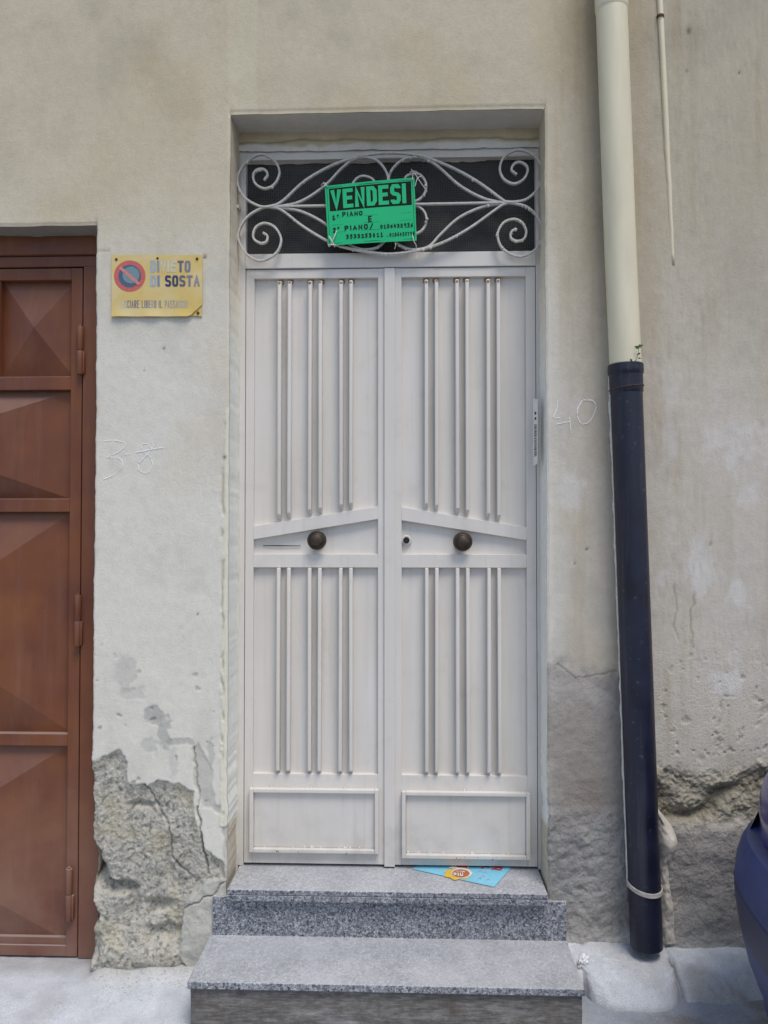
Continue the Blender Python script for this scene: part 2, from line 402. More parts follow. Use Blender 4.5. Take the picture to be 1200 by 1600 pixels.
# ------------------------------------------------------------ lettering: letters drawn as strokes and laid on a surface
G = {
'A': [[(0, 0), (.5, 1), (1, 0)], [(.22, .36), (.78, .36)]], 'B': [[(0, 0), (0, 1), (.75, 1), (.95, .85), (.95, .65), (.7, .52), (0, .52)], [(.7, .52), (1, .38), (1, .15), (.78, 0), (0, 0)]],
'C': [[(1, .72), (1, .85), (.8, 1), (.2, 1), (0, .85), (0, .15), (.2, 0), (.8, 0), (1, .15), (1, .28)]], 'D': [[(0, 0), (0, 1), (.7, 1), (1, .82), (1, .18), (.7, 0), (0, 0)]],
'E': [[(1, 1), (0, 1), (0, 0), (1, 0)], [(0, .52), (.85, .52)]], 'G': [[(1, .72), (1, .85), (.8, 1), (.2, 1), (0, .85), (0, .15), (.2, 0), (.8, 0), (1, .15), (1, .46), (.55, .46)]],
'I': [[(.5, 0), (.5, 1)]], 'L': [[(0, 1), (0, 0), (1, 0)]], 'N': [[(0, 0), (0, 1), (1, 0), (1, 1)]],
'O': [[(.5, 1), (.2, 1), (0, .85), (0, .15), (.2, 0), (.8, 0), (1, .15), (1, .85), (.8, 1), (.5, 1)]],
'P': [[(0, 0), (0, 1), (.75, 1), (1, .85), (1, .6), (.75, .45), (0, .45)]], 'R': [[(0, 0), (0, 1), (.75, 1), (1, .85), (1, .62), (.75, .48), (0, .48)], [(.5, .48), (1, 0)]],
'S': [[(1, .84), (1, .9), (.82, 1), (.18, 1), (0, .88), (0, .64), (.18, .54), (.82, .46), (1, .36), (1, .12), (.82, 0), (.18, 0), (0, .10), (0, .16)]],
'T': [[(0, 1), (1, 1)], [(.5, 1), (.5, 0)]], 'U': [[(0, 1), (0, .15), (.2, 0), (.8, 0), (1, .15), (1, 1)]], 'V': [[(0, 1), (.5, 0), (1, 1)]],
'0': [[(.5, 1), (.1, .8), (0, .4), (.3, 0), (.8, .1), (1, .6), (.5, 1)]], '1': [[(.2, .75), (.6, 1), (.55, 0)], [(.2, 0), (.9, 0)]],
'2': [[(.05, .8), (.4, 1), (.85, .85), (.8, .55), (.1, 0), (1, .03)]], '3': [[(.05, .95), (.75, 1), (.85, .75), (.35, .55), (.9, .4), (.8, .08), (.05, 0)]],
'4': [[(.5, 1), (.05, .35), (.95, .4)], [(.7, .65), (.65, 0)]], '5': [[(.9, 1), (.2, .98), (.15, .58), (.75, .6), (.9, .3), (.6, 0), (.05, .05)]],
'6': [[(.8, 1), (.2, .6), (.1, .2), (.5, 0), (.9, .2), (.8, .45), (.15, .4)]], '7': [[(.05, 1), (.95, 1), (.45, 0)]],
'8': [[(.8, .85), (.45, 1), (.2, .8), (.8, .3), (.6, 0), (.2, .1), (.2, .35), (.8, .85)]], '9': [[(.9, .75), (.5, 1), (.1, .75), (.4, .5), (.9, .7), (.85, 0)]],
'/': [[(.1, -.15), (.95, 1.15)]], '°': [[(.3, 1), (.5, 1.06), (.6, .9), (.35, .86), (.3, 1)]], '.': [[(.1, .05), (.35, .1)]], '-': [[(.1, .5), (.8, .5)]],
}
def ribbon(pts, w, cap=True):
    """2-D stroke of width w with mitred corners: list of left / right points"""
    p = [np.array(q, float) for q in pts]; n = len(p); closed = n > 2 and np.linalg.norm(p[0]-p[-1]) < 1e-6
    if cap and not closed:
        d = p[0]-p[1]; p[0] = p[0]+d/np.linalg.norm(d)*w/2
        d = p[-1]-p[-2]; p[-1] = p[-1]+d/np.linalg.norm(d)*w/2
    L, Rr = [], []
    for i in range(n):
        a = p[i]-p[i-1] if i else (p[0]-p[-2] if closed else p[1]-p[0])
        b = p[i+1]-p[i] if i < n-1 else (p[1]-p[0] if closed else p[-1]-p[-2])
        a = a/np.linalg.norm(a); b = b/np.linalg.norm(b)
        na, nb = np.array((-a[1], a[0])), np.array((-b[1], b[0]))
        m_ = na+nb; l = np.linalg.norm(m_)
        if l < .3: m_ = na; k = 1
        else: m_ = m_/l; k = min(1/max(m_@na, .3), 2.2)
        L.append(p[i]+m_*k*w/2); Rr.append(p[i]-m_*k*w/2)
    return L, Rr
_lift = [0]
def stroke(mb, pts, w, f, col=None, cap=True):
    L, Rr = ribbon(pts, w, cap); _lift[0] = (_lift[0]+1) % 6
    h = .00005*_lift[0]; vs = []
    for a, b in zip(L, Rr): vs += [f(a[0], a[1], h), f(b[0], b[1], h)]
    mb.add(vs, [(2*i, 2*i+1, 2*i+3, 2*i+2) for i in range(len(L)-1)], col)
def text(mb, s, x, y, h, w, sw, gap, f, cols=None, jit=0., slant=0.):
    for i, ch in enumerate(s):
        ww = w*(.35 if ch == 'I' else 1)
        if ch == ' ': x += w*.55+gap; continue
        for pl in G[ch]:
            hi = h*(1+rnd.uniform(-jit, jit)); jx, jy = rnd.uniform(-jit, jit)*h*.25, rnd.uniform(-jit, jit)*h*.25
            iw = 0 if ch == 'I' else max(ww-sw, 0)
            q = [(x+jx+sw/2+a*iw+slant*b*h, y+jy+sw/2+b*(hi-sw)) for a, b in pl]
            if ch == 'I': q = [(x+jx+ww/2, b) for (_, b) in q]
            stroke(mb, q, sw, f, cols[i] if cols else None, ch not in 'SCG')
        x += ww+gap
    return x
def disc(mb, cx, cy, r, f, h, col=None, r0=0, n=40, a0=0, a1=2*math.pi):
    vs, fs = [], []
    for k in range(n+1):
        t = a0+(a1-a0)*k/n
        vs += [f(cx+r0*math.cos(t), cy+r0*math.sin(t), h), f(cx+r*math.cos(t), cy+r*math.sin(t), h)]
    mb.add(vs, [(2*i, 2*i+1, 2*i+3, 2*i+2) for i in range(n)], col)

# ============================================================ WALL
WLX, WRX = X(357), X(854.5)                 # door opening
WTZ = Z(173)
GX = X(147); GX0 = GX-2.5; GTZ = P(110, 352).z    # garage opening
DOORY = .155; GY = .10
def lines(a, b, step): return list(np.linspace(a, b, max(2, int(round((b-a)/step))+1)))
x_lo, x_hi = X(-40), X(1240)
xs = np.array(sorted(set(np.round(lines(-6, GX0, .3)+lines(GX0, x_lo, .12)+lines(x_lo, GX, .012)+lines(GX, WLX, .0034)+lines(WLX, WRX, .008)+lines(WRX, x_hi, .0036)+lines(x_hi, 2.2, .03)+lines(2.2, 6, .3), 6))))
zs = np.array(sorted(set(np.round(lines(-.15, -.02, .03)+lines(-.02, 1.15, .0034)+lines(1.15, GTZ, .007)+lines(GTZ, WTZ, .007)+lines(WTZ, 3.5, .01)+lines(3.5, 6.5, .2), 6))))
def near_i(a, v): return int(np.argmin(np.abs(a-v)))
iG0, iG, iL, iR = near_i(xs, GX0), near_i(xs, GX), near_i(xs, WLX), near_i(xs, WRX)
jG, jW = near_i(zs, GTZ), near_i(zs, WTZ)

def wall_fields(x, z):
    """height h towards the street (m) and colour of the wall at points x, z"""
    u, v = to_px(x, np.zeros_like(x), z)
    n_lo = fbm(x, z, 1.3, 3, 1); n_mid = fbm(x, z, 7, 4, 5); n_hi = fbm(x, z, 40, 4, 9); n_f = fbm(x, z, 110, 3, 13, .6)
    wu = u+14*fbm(x, z, 9, 4, 21, .6); wv = v+14*fbm(x, z, 9, 4, 27, .6)
    wu2 = u+5*fbm(x, z, 30, 3, 22, .6); wv2 = v+5*fbm(x, z, 30, 3, 28, .6)
    h = .005*n_lo+.0016*n_mid+.0004*n_hi
    right = sstep(840, 900, u)
    # wall tone: darker and yellower high up, chalky white lower down on the left, tan beside the pipe
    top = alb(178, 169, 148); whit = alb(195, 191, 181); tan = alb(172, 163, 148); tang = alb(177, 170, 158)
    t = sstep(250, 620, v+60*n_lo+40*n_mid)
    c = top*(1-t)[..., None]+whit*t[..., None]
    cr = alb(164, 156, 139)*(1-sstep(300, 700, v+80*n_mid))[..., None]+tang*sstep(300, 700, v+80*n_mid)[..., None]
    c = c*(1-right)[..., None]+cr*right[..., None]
    # warm blotches and vertical runs
    bl = sstep(.0, .5, fbm(x*1.0, z*.9, 2.6, 5, 41))
    c = c*(1-.5*bl[..., None])+(c*np.array((.92, .86, .74)))*.5*bl[..., None]
    bl2 = sstep(.05, .45, fbm(x*1.2, z*.8, 5.5, 5, 43, .6)); c = c*(1-.07*bl2[..., None])
    st = sstep(.0, .5, (vnoise(x*16, z*1.4, 47)+.6*vnoise(x*41, z*2.6, 48)+.4*vnoise(x*90, z*5, 49))/1.0-1.0)*right*(.5+.5*sstep(-.3, .3, fbm(x, z, 3, 3, 50)))
    c = c*(1-.55*st[..., None])+c*np.array((.84, .78, .68))*.55*st[..., None]
    wt = sstep(.15, .5, fbm(x*2, z*1.2, 4, 5, 53, .6))*right*sstep(450, 800, v)
    c = c*(1-.55*wt[..., None])+alb(194, 191, 187)*.55*wt[..., None]
    gr = sstep(-.1, .5, fbm(x, z*1.3, 3.1, 5, 57))*sstep(300, 0, v)
    c = c*(1-.09*gr[..., None])
    # brown run-off along both sides of the downpipe
    pc = 955+v*.0365
    run = np.exp(-((u-(pc-38))/26)**2)*(1-sstep(700, 1000, v))+.6*np.exp(-((u-(pc+42))/20)**2)*(1-sstep(500, 900, v))
    run *= .55+.45*n_mid
    run = np.clip(run, 0, 1)
    c = c*(1-.45*run[..., None])+alb(140, 122, 92)*.45*run[..., None]
    h = h+.010*np.exp(-((u-(pc-20))/30)**2)*sstep(200, 500, v)      # plaster fillet swelling towards the pipe
    # fine vertical trowel relief right of the pipe
    trow = ((vnoise(x*170+2*n_mid, z*34, 61)+.7*vnoise(x*85, z*15+n_mid, 62))/.85-1)*(.4+.6*sstep(-.2, .3, fbm(x, z, 4, 3, 63)))*sstep(985, 1030, u)
    h = h+.0009*trow
    c = c*(1+.05*np.clip(trow, -1, 1)*sstep(985, 1030, u))[..., None]
    lowpit = sstep(930, 1120, v)*sstep(1000, 1020, u)
    pits = .7*sstep(.42, .66, fbm(x*1.2, z*.9, 48, 3, 67))*lowpit
    h = h-.005*pits; c = c*(1-.25*pits[..., None])
    lp2 = sstep(.36, .62, fbm(x, z, 16, 4, 69))*sstep(980, 1180, v)*sstep(1000, 1020, u)
    h = h-.004*lp2; c = c*(1-.5*lp2[..., None])+alb(150, 142, 126)*.5*lp2[..., None]
    # ---- left pier: fallen plaster
    left = u < 400
    bare_poly = [(110, 1210), (133, 1203), (155, 1184), (188, 1172), (197, 1189), (201, 1224), (232, 1228), (245, 1219), (280, 1226), (302, 1237), (306, 1290), (322, 1330), (352, 1352), (372, 1362), (372, 1640), (110, 1640)]
    sd = sdpoly(wu2, wv2, bare_poly)
    sd = np.where(u < 400, sd, 99)
    bare = sstep(1.6, -1.6, sd); deep = sstep(0, -14, sd)
    rough = .0045*n_f+.006*fbm(x, z, 24, 4, 71, .6)+.010*fbm(x, z, 8, 4, 73)
    peb = fbm(x, z, 75, 3, 75, .7); rough = .6*rough+.0045*peb
    hb = -.005-.008*deep+rough*(.45+.55*deep)
    low = sstep(1300, 1420, v)
    rough2 = .016*fbm(x, z, 6, 5, 77, .6)+.010*fbm(x, z, 15, 4, 79, .62)
    hb = hb+low*rough2
    def pit(cx, cy, rx, ry, d):
        q = ((wu-cx)/rx)**2+((wv-cy)/ry)**2
        return d*np.exp(-q*q*.9)
    cav = pit(138, 1352, 16, 30, .06)+pit(143, 1362, 22, 24, .05)+pit(182, 1390, 30, 11, .035)+pit(136, 1432, 10, 15, .07)+pit(134, 1400, 7, 70, .03)+pit(225, 1262, 24, 6, .018)+pit(205, 1412, 9, 26, .018)+pit(250, 1420, 26, 10, .02)+pit(262, 1460, 30, 12, .022)+pit(262, 1350, 8, 34, .012)+pit(205, 1300, 7, 50, .008)+pit(140, 1480, 14, 20, .03)
    bulge = pit(190, 1490, 60, 26, .02)+pit(255, 1495, 45, 16, .022)+pit(165, 1335, 30, 22, .012)+pit(250, 1300, 30, 20, .008)
    hb = hb-cav+.55*bulge
    cb = alb(170, 166, 155)
    cbv = cb*(1+.20*fbm(x, z, 26, 4, 83)+.12*peb)[..., None]*(1-.45*sstep(.18, .5, fbm(x, z, 95, 2, 84, .6)))[..., None]
    yel = sstep(.15, .5, fbm(x, z, 9, 4, 87)); cbv = cbv*(1-.35*yel[..., None])+alb(172, 162, 132)*.35*yel[..., None]
    gre = sstep(.05, .45, fbm(x, z, 5, 4, 91))*low; cbv = cbv*(1-.5*gre[..., None])+alb(152, 149, 138)*.5*gre[..., None]
    cbv = cbv*(1-np.clip(sstep(.004, .03, cav), 0, 1)*.22)[..., None]
    cem = sdpoly(wu2, wv2, [(296, 1165), (310, 1160), (330, 1185), (338, 1240), (341, 1290), (352, 1372), (300, 1440), (285, 1520), (305, 1600), (360, 1600), (360, 1150), (336, 1190), (318, 1160)])
    cem2 = sdpoly(wu2, wv2, [(308, 1240), (345, 1260), (352, 1372), (318, 1380), (300, 1400), (285, 1420), (282, 1500), (372, 1640), (372, 1290), (345, 1275)])
    cemm = np.maximum(sstep(2, -2, cem2), .0)*(u < 400)
    strip = sstep(2, -2, sdpoly(wu2, wv2, [(300, 1168), (308, 1160), (330, 1200), (336, 1262), (318, 1262), (304, 1225)]))*(u < 400)
    c = c*(1-bare[..., None])+cbv*bare[..., None]; h = h*(1-bare)+hb*bare
    cc = alb(166, 164, 155)*(1+.08*n_hi)[..., None]
    hc = -.004+.004*n_mid+.0015*n_hi+low*.6*rough2+.010*low
    kk = np.maximum(cemm, strip*.85)
    c = c*(1-.9*kk[..., None])+cc*.9*kk[..., None]; h = h*(1-kk)+hc*kk
    for ln, wd, dp in (([(309, 1262), (311, 1300), (316, 1330), (326, 1368)], 1.5, .014), ([(302, 1165), (306, 1200), (312, 1250), (309, 1270)], 1.0, .006), ([(228, 1228), (262, 1290), (268, 1345), (300, 1372)], 1.3, .008), ([(285, 1420), (330, 1398), (352, 1380)], 1.2, .008)):
        dd = sdline(wu2, wv2, ln); q = np.exp(-(dd/wd)**2)*(u < 400); h = h-dp*q; c = c*(1-.35*q[..., None])
    # flaked paint showing grey undercoat
    for (cx, cy, rx, ry, a) in ((240, 1118, 18, 16, .9), (256, 1140, 10, 30, .8), (232, 1165, 14, 14, .5), (196, 1050, 18, 30, .42), (205, 1085, 20, 12, .35), (280, 1160, 22, 6, .7), (270, 1190, 8, 20, .35), (330, 1180, 6, 26, .6)):
        q = sstep(1.15, .75, np.sqrt(((wu2-cx+6*n_hi)/rx)**2+((wv2-cy)/ry)**2)+.55*n_hi+.3*n_mid)*(u < 400)*(1-bare)
        h = h-.0022*q*a; c = c*(1-q*a*.85)[..., None]+alb(150, 149, 143)*(q*a*.85)[..., None]
    # little chips and holes in the lower paint
    chip = sstep(.62, .70, fbm(x, z, 30, 3, 95))*sstep(900, 1150, v)*(u < 340)*(1-bare)
    h = h-.003*chip; c = c*(1-.3*chip[..., None])
    # cream corner bead of the door reveal, scraped along its outer edge
    ce = sdpoly(u+2.5*n_hi, wv2, [(352, 640), (380, 640), (380, 1288), (343, 1292), (345, 1150), (347, 900), (351, 720)])
    cm = sstep(1.5, -1.5, ce)*(u < 400); c = c*(1-cm[..., None])+alb(198, 194, 177)*cm[..., None]; h = h*(1-cm)+(.003+.001*n_mid)*cm
    sc = np.exp(-((u-(347.5+3*n_hi))/2.0)**2)*sstep(700, 760, v)*sstep(1290, 1280, v)*sstep(.0, .4, .8*fbm(x, z, 26, 3, 97, .6)+.5*fbm(x, z, 5, 3, 98)+.12)
    h = h-.006*sc; c = c*(1-.5*sc[..., None])+alb(150, 142, 118)*.5*sc[..., None]
    ct = sstep(352, 360, u)*(u < 400)*(1-sstep(640, 660, v)); c = c*(1-.3*ct[..., None])+alb(190, 184, 160)*.3*ct[..., None]
    # ---- right pier: grey patched cement below
    rp = sdpoly(wu2, wv2, [(840, 1040), (872, 1028), (895, 1056), (925, 1058), (968, 1042), (1010, 1060), (1018, 1640), (840, 1640)])
    rpm = sstep(22, -22, rp+22*n_mid+14*n_hi)*(u > 840)*(u < 1012)
    warm = fbm(x, z, 7, 4, 101)
    cg = alb(150, 144, 138)*(1+.16*warm+.05*n_hi)[..., None]
    eff = sstep(.1, .5, fbm(x, z, 13, 5, 105, .62))*sstep(1180, 1050, v); cg = cg*(1-.45*eff[..., None])+alb(176, 172, 166)*.45*eff[..., None]
    edg = .4*np.exp(-(sdline(wu+4*n_hi, wv2, [(868, 1030), (895, 1056), (925, 1058), (962, 1045)])/4)**2)*sstep(-.1, .4, n_mid+.6*n_hi)
    dk = sstep(1060, 1170, v)*np.exp(-((u-925)/75)**2)*(.8+.6*warm); cg = cg*(1-.62*dk[..., None])+alb(112, 102, 92)*.62*dk[..., None]
    wet = sstep(1235, 1300, wv2+24*n_mid+10*n_hi); cg = cg*(1-wet[..., None])+alb(138, 136, 133)*(1+.2*warm)[..., None]*wet[..., None]
    hg = -.0025+.0022*n_hi+.003*n_mid+wet*(.004+.011*fbm(x, z, 11, 5, 103, .62)+.004*n_hi)
    c = c*(1-rpm[..., None])+cg*rpm[..., None]; h = h*(1-rpm)+hg*rpm
    c = c*(1-.5*edg[..., None]); h = h-.003*edg
    sp_ = sstep(1380, 1470, v)*(u > 845)*(u < 1012); c = c*(1-.25*sp_[..., None])+alb(160, 152, 142)*.25*sp_[..., None]
    rp2 = sstep(3, -3, sdpoly(wu2, wv2, [(870, 965), (905, 985), (925, 1050), (880, 1045), (858, 1020)]))*(u > 850)
    c = c*(1-.3*rp2[..., None])+alb(165, 162, 154)*.3*rp2[..., None]
    # ---- right of the pipe: broken band, crevice, old grey render below
    bd = sdpoly(wu2, wv2, [(1010, 1192), (1045, 1196), (1085, 1208), (1125, 1204), (1165, 1196), (1210, 1180), (1260, 1180), (1260, 1280), (1165, 1285), (1120, 1288), (1060, 1298), (1010, 1290)])
    bm_ = sstep(10, -12, bd+10*n_mid+8*n_hi)*(u > 1000)
    hband = -.006+.014*fbm(x, z, 16, 5, 107, .68)+.008*n_f
    dd = sdline(wu+26*n_mid, wv+26*fbm(x, z, 5, 3, 106), [(1005, 1238), (1050, 1262), (1090, 1262), (1130, 1250), (1210, 1228), (1260, 1225)])
    crev = np.exp(-(dd/11)**2)*(u > 1000); hband = hband-.015*crev*(.5+sstep(-.4, .4, fbm(x, z, 9, 3, 108)))+.010*np.exp(-((dd-26)/14)**2)
    c2 = alb(150, 144, 130)*(1+.2*fbm(x, z, 24, 4, 109))[..., None]*(1-.35*sstep(.2, .5, fbm(x, z, 52, 3, 110)))[..., None]
    c2 = c2*(1-.4*crev[..., None])+alb(104, 94, 70)*.4*crev[..., None]
    c = c*(1-bm_[..., None])+c2*bm_[..., None]; h = h*(1-bm_)+hband*bm_
    lo = sstep(1276, 1300, wv2+6*n_hi)*(u > 1012)
    cl = alb(142, 138, 134)*(1+.18*fbm(x, z, 12, 5, 113))[..., None]
    hl = .012+.014*fbm(x, z, 9, 5, 115, .62)+.0025*n_hi
    c = c*(1-lo[..., None])+cl*lo[..., None]; h = h*(1-lo)+hl*lo
    foot = sstep(1440, 1470, v)*(u > 860); c = c*(1-.7*foot[..., None])+alb(176, 172, 166)*.7*foot[..., None]
    ro = np.maximum(np.maximum(bare*(1-.8*kk), .55*rpm*wet+.18*rpm), np.maximum(bm_, .6*lo))+.12+.25*lowpit
    # hairline cracks, nails
    for ln in ([(1052, 915), (1058, 945), (1054, 975), (1060, 1000)], [(1085, 930), (1078, 975), (1082, 1010)], [(140, 393), (170, 391)], [(870, 1040), (903, 1062), (960, 1046)]):
        q = np.exp(-(sdline(wu2, wv2, ln)/1.4)**2); h = h-.002*q; c = c*(1-.3*q[..., None])
    for (cx, cy, r_) in ((1076, 49, 3.6), (1073, 112, 2.2), (256, 545, 2), (225, 580, 1.3), (1155, 113, 1.8), (320, 402, 3), (351, 715, 3), (917, 858, 2.2), (898, 880, 1.6), (1110, 850, 2), (309, 960, 1.6)):
        q = np.exp(-(((u-cx)/r_)**2+((v-cy)/r_)**2)); c = c*(1-.75*q[..., None]); h = h-.003*q
    return h, np.clip(c, .02, .84), np.clip(ro, 0, 1)

XX, ZZ = np.meshgrid(xs, zs)                 # rows z, columns x
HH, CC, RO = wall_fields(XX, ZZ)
XW, ZW = XX.copy(), ZZ.copy()
# wavy plaster edges round the openings, rounded over
edge_n = fbm(np.zeros_like(zs)+3.1, zs, 14, 4, 131)*.0025+fbm(np.zeros_like(zs)+8.1, zs, 60, 3, 133)*.0012
lowz = sstep(1.0, .6, zs)
for (ix, sgn, amp) in ((iG, 1, 1.3), (iL, -1, .8), (iR, 1, .8)):
    jtop = jG if ix == iG else jW
    wgt = np.exp(-(np.abs(xs-xs[ix])/.018)**2)
    rowm = np.where(np.arange(len(zs)) <= jtop, 1.0, np.exp(-((zs-zs[jtop])/.02)**2))
    XW += (edge_n*amp*(1+1.5*lowz)*rowm)[:, None]*wgt[None, :]
    side = (xs-xs[ix])*sgn if ix != iL else (xs[ix]-xs)
    rd = np.where(side >= 0, np.clip(1-side/.007, 0, 1)**2*.006, 0)
    HH -= rd[None, :]*rowm[:, None]
ztopn = fbm(xs, np.zeros_like(xs)+5.5, 12, 4, 137)*.0022
for (jz, a, b) in ((jG, iG0, iG), (jW, iL, iR)):
    colm = np.zeros(len(xs)); colm[a:b+1] = 1
    dz = zs-zs[jz]
    ZW += np.exp(-(np.abs(dz)/.018)**2)[:, None]*(ztopn*colm)[None, :]
    HH -= (np.where(dz >= 0, np.clip(1-dz/.008, 0, 1)**2*.006, 0))[:, None]*colm[None, :]
YW = -HH
nz, nx = XX.shape
keep = np.ones((nz-1, nx-1), bool)
keep[:jG, iG0:iG] = False; keep[:jW, iL:iR] = False
idx = np.arange(nz*nx).reshape(nz, nx)
q = np.stack([idx[:-1, :-1], idx[:-1, 1:], idx[1:, 1:], idx[1:, :-1]], -1)[keep]
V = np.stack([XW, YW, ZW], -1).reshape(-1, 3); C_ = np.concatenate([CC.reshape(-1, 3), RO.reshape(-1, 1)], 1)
extraV, extraC, extraF = [], [], []
base = nz*nx
def reveal(border, inward, depth, colf, flip):
    """strip from a border of the wall back into the opening"""
    global base
    ds = np.array([.008, .02, .04, .065, .095, .125, depth]); prev = np.array(border); n = len(prev)
    P0 = V[prev]
    for k, d in enumerate(ds):
        s_ = P0[:, 2] if inward == 'x' else P0[:, 0]
        nn = fbm(s_*1.0, np.zeros(n)+d*3, 9, 4, 151)*.0016*min(1, d/.03)*np.clip(np.minimum(np.abs(s_-s_[0]), np.abs(s_-s_[-1]))/.05, 0, 1)
        p = P0.copy(); p[:, 1] = P0[:, 1]*max(0, 1-d/.05)+d
        if inward == 'x': p[:, 0] += nn
        else: p[:, 2] += nn
        extraV.append(p); cc_ = colf(p, d); extraC.append(np.concatenate([cc_, np.full((n, 1), .12)], 1)); cur = base+np.arange(n); base += n
        f = np.stack([prev[:-1], prev[1:], cur[1:], cur[:-1]], -1)
        extraF.append(f[:, ::-1] if flip else f); prev = cur
def jamb_col(p, d):
    v = to_px(p[:, 0], p[:, 1]*0, p[:, 2])[1]; n = fbm(p[:, 2], p[:, 1], 20, 4, 161)
    t = sstep(250, 620, v+60*n)[:, None]
    c = alb(180, 170, 150)*(1-t)+alb(224, 217, 203)*t
    b = sstep(1285, 1300, v+14*n)[:, None]; c = c*(1-b)+alb(176, 168, 152)*b*(1+.1*n[:, None])
    return np.clip(c*(1+.015*n[:, None]), .03, .85)
def sof_col(p, d):
    n = fbm(p[:, 0], p[:, 1], 9, 5, 163)
    return np.clip(alb(176, 172, 162)*(1+.12*n[:, None]), .03, .85)
reveal(idx[:jW+1, iL], 'x', .18, jamb_col, False)
reveal(idx[:jW+1, iR], 'x', .18, jamb_col, True)
reveal(idx[jW, iL:iR+1], 'z', .18, sof_col, False)
reveal(idx[:jG+1, iG], 'x', .16, jamb_col, False)
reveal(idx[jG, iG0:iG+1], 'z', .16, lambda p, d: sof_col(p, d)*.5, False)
V = np.concatenate([V]+extraV); C_ = np.concatenate([C_]+extraC); q = np.concatenate([q]+extraF)
used = np.zeros(len(V), bool); used[q.ravel()] = True; remap = np.cumsum(used)-1
V, C_, q = V[used], C_[used], remap[q]
me = bpy.data.meshes.new('plaster_wall')
me.vertices.add(len(V)); me.vertices.foreach_set('co', V.astype(np.float32).ravel())
me.loops.add(q.size); me.loops.foreach_set('vertex_index', q.astype(np.int32).ravel())
me.polygons.add(len(q)); me.polygons.foreach_set('loop_start', np.arange(0, q.size, 4, dtype=np.int32)); me.polygons.foreach_set('loop_total', np.full(len(q), 4, np.int32))
me.update(calc_edges=True); me.validate()
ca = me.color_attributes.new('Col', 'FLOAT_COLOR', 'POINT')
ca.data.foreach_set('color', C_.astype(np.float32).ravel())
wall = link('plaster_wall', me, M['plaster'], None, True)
tag(wall, 'weathered beige plaster house wall with crumbling grey patches along its foot', 'wall')

def grid_sheet(name, us, vs_, fn, colf, mat, parent=None):
    U, Vv = np.meshgrid(us, vs_); p = fn(U, Vv); c = colf(U, Vv)
    n, m = U.shape; ix = np.arange(n*m).reshape(n, m)
    f = np.stack([ix[:-1, :-1], ix[:-1, 1:], ix[1:, 1:], ix[1:, :-1]], -1).reshape(-1, 4)
    me = bpy.data.meshes.new(name); me.from_pydata(p.reshape(-1, 3).tolist(), [], f.tolist())
    ca = me.color_attributes.new('Col', 'FLOAT_COLOR', 'POINT')
    ca.data.foreach_set('color', np.concatenate([c.reshape(-1, 3), np.full((n*m, 1), .15)], 1).astype(np.float32).ravel())
    return link(name, me, mat, parent, True)
# plaster closing the head of the recess above the door frame
def _lp(U, Vv):
    return np.stack([U, .142+.004*fbm(U, Vv, 20, 4, 171)+0*U, Vv+np.where(Vv < Vv.min()+.004, .004*fbm(U, Vv*0, 25, 4, 173), 0)], -1)
def _lpc(U, Vv):
    c = alb(176, 166, 142)*(1+.16*fbm(U, Vv, 14, 5, 175))[..., None]
    w_ = sstep(.010, -.004, Vv-Vv.min()-.018-.014*fbm(U, Vv, 16, 4, 176))[..., None]; c = c*(1-w_)+alb(196, 194, 190)*w_
    d_ = np.exp(-((Vv-Vv.min()-.034-.012*fbm(U, Vv*0, 9, 4, 174))/.004)**2)[..., None]; c = c*(1-.45*d_)
    return np.clip(c, .05, .85)
grid_sheet('lintel_plaster', np.linspace(WLX-.01, WRX+.01, 160), np.linspace(Z(233.5, .142), WTZ+.012, 18), _lp,
           _lpc, M['plaster'], wall)
# side fillets of plaster where the frame meets the reveals
for (a, b) in ((WLX-.004, X(374, .148)), (X(846.5, .148), WRX+.004)):
    def _sf(U, Vv): return np.stack([U+0*Vv, .150+.003*fbm(U*2, Vv, 18, 4, 177), Vv], -1)
    grid_sheet('reveal_plaster', np.linspace(a, b, 6), np.linspace(.30, Z(228, .148), 260), _sf,
               lambda U, Vv: np.clip(alb(186, 182, 170)*(1+.12*fbm(U, Vv, 24, 4, 179))[..., None], .05, .85), M['plaster'], wall)

# chalk numbers scratched on the wall
def wall_map(lift):
    def f(u, v, h=0):
        p = P(u, v, 0); x = np.array([p.x]); z = np.array([p.z]); hh = wall_fields(x, z)[0]
        return (p.x, -float(hh[0])-lift-h, p.z)
    return f
wm = wall_map(.0016)
def chalk(paths, w):
    mb = MB()
    for pl in paths:
        sp = smooth_path([Vector((a, b, 0)) for a, b in pl], 6)
        pts = [(p.x+rnd.uniform(-.3, .3), p.y+rnd.uniform(-.3, .3)) for p in sp]
        k = 0
        while k < len(pts)-1:                # broken, dusty line
            n = rnd.randint(3, 8); seg = pts[k:k+n+1]
            if len(seg) > 1: stroke(mb, seg, w*rnd.uniform(.6, 1.2), wm, None, False)
            k += n+(1 if rnd.random() < .25 else 0)
    return mb.build('chalk_number', M['chalk'], wall)
q3 = lambda L: [(a/3, 340+b/3) for a, b in L]
chalk([q3([(485, 1047), (545, 1044), (590, 1062), (560, 1095), (505, 1120), (555, 1126), (577, 1158), (545, 1198), (485, 1226)]), q3([(768, 1077), (690, 1090), (580, 1112)]),
       q3([(715, 1085), (690, 1060), (664, 1064), (672, 1095), (705, 1122), (716, 1160), (690, 1197), (655, 1185), (652, 1150), (690, 1110), (718, 1072), (712, 1050)])], 1.3)
q4 = lambda L: [(800+a/7.5, 580+b/7.5) for a, b in L]
chalk([q4([(532, 345), (525, 440), (485, 540), (560, 545)]), q4([(520, 620), (600, 605), (690, 585)]), q4([(672, 535), (680, 640), (690, 725)]),
       q4([(820, 345), (770, 430), (765, 540), (820, 620), (900, 590), (960, 490), (975, 400), (930, 345), (830, 340)])], 1.3)
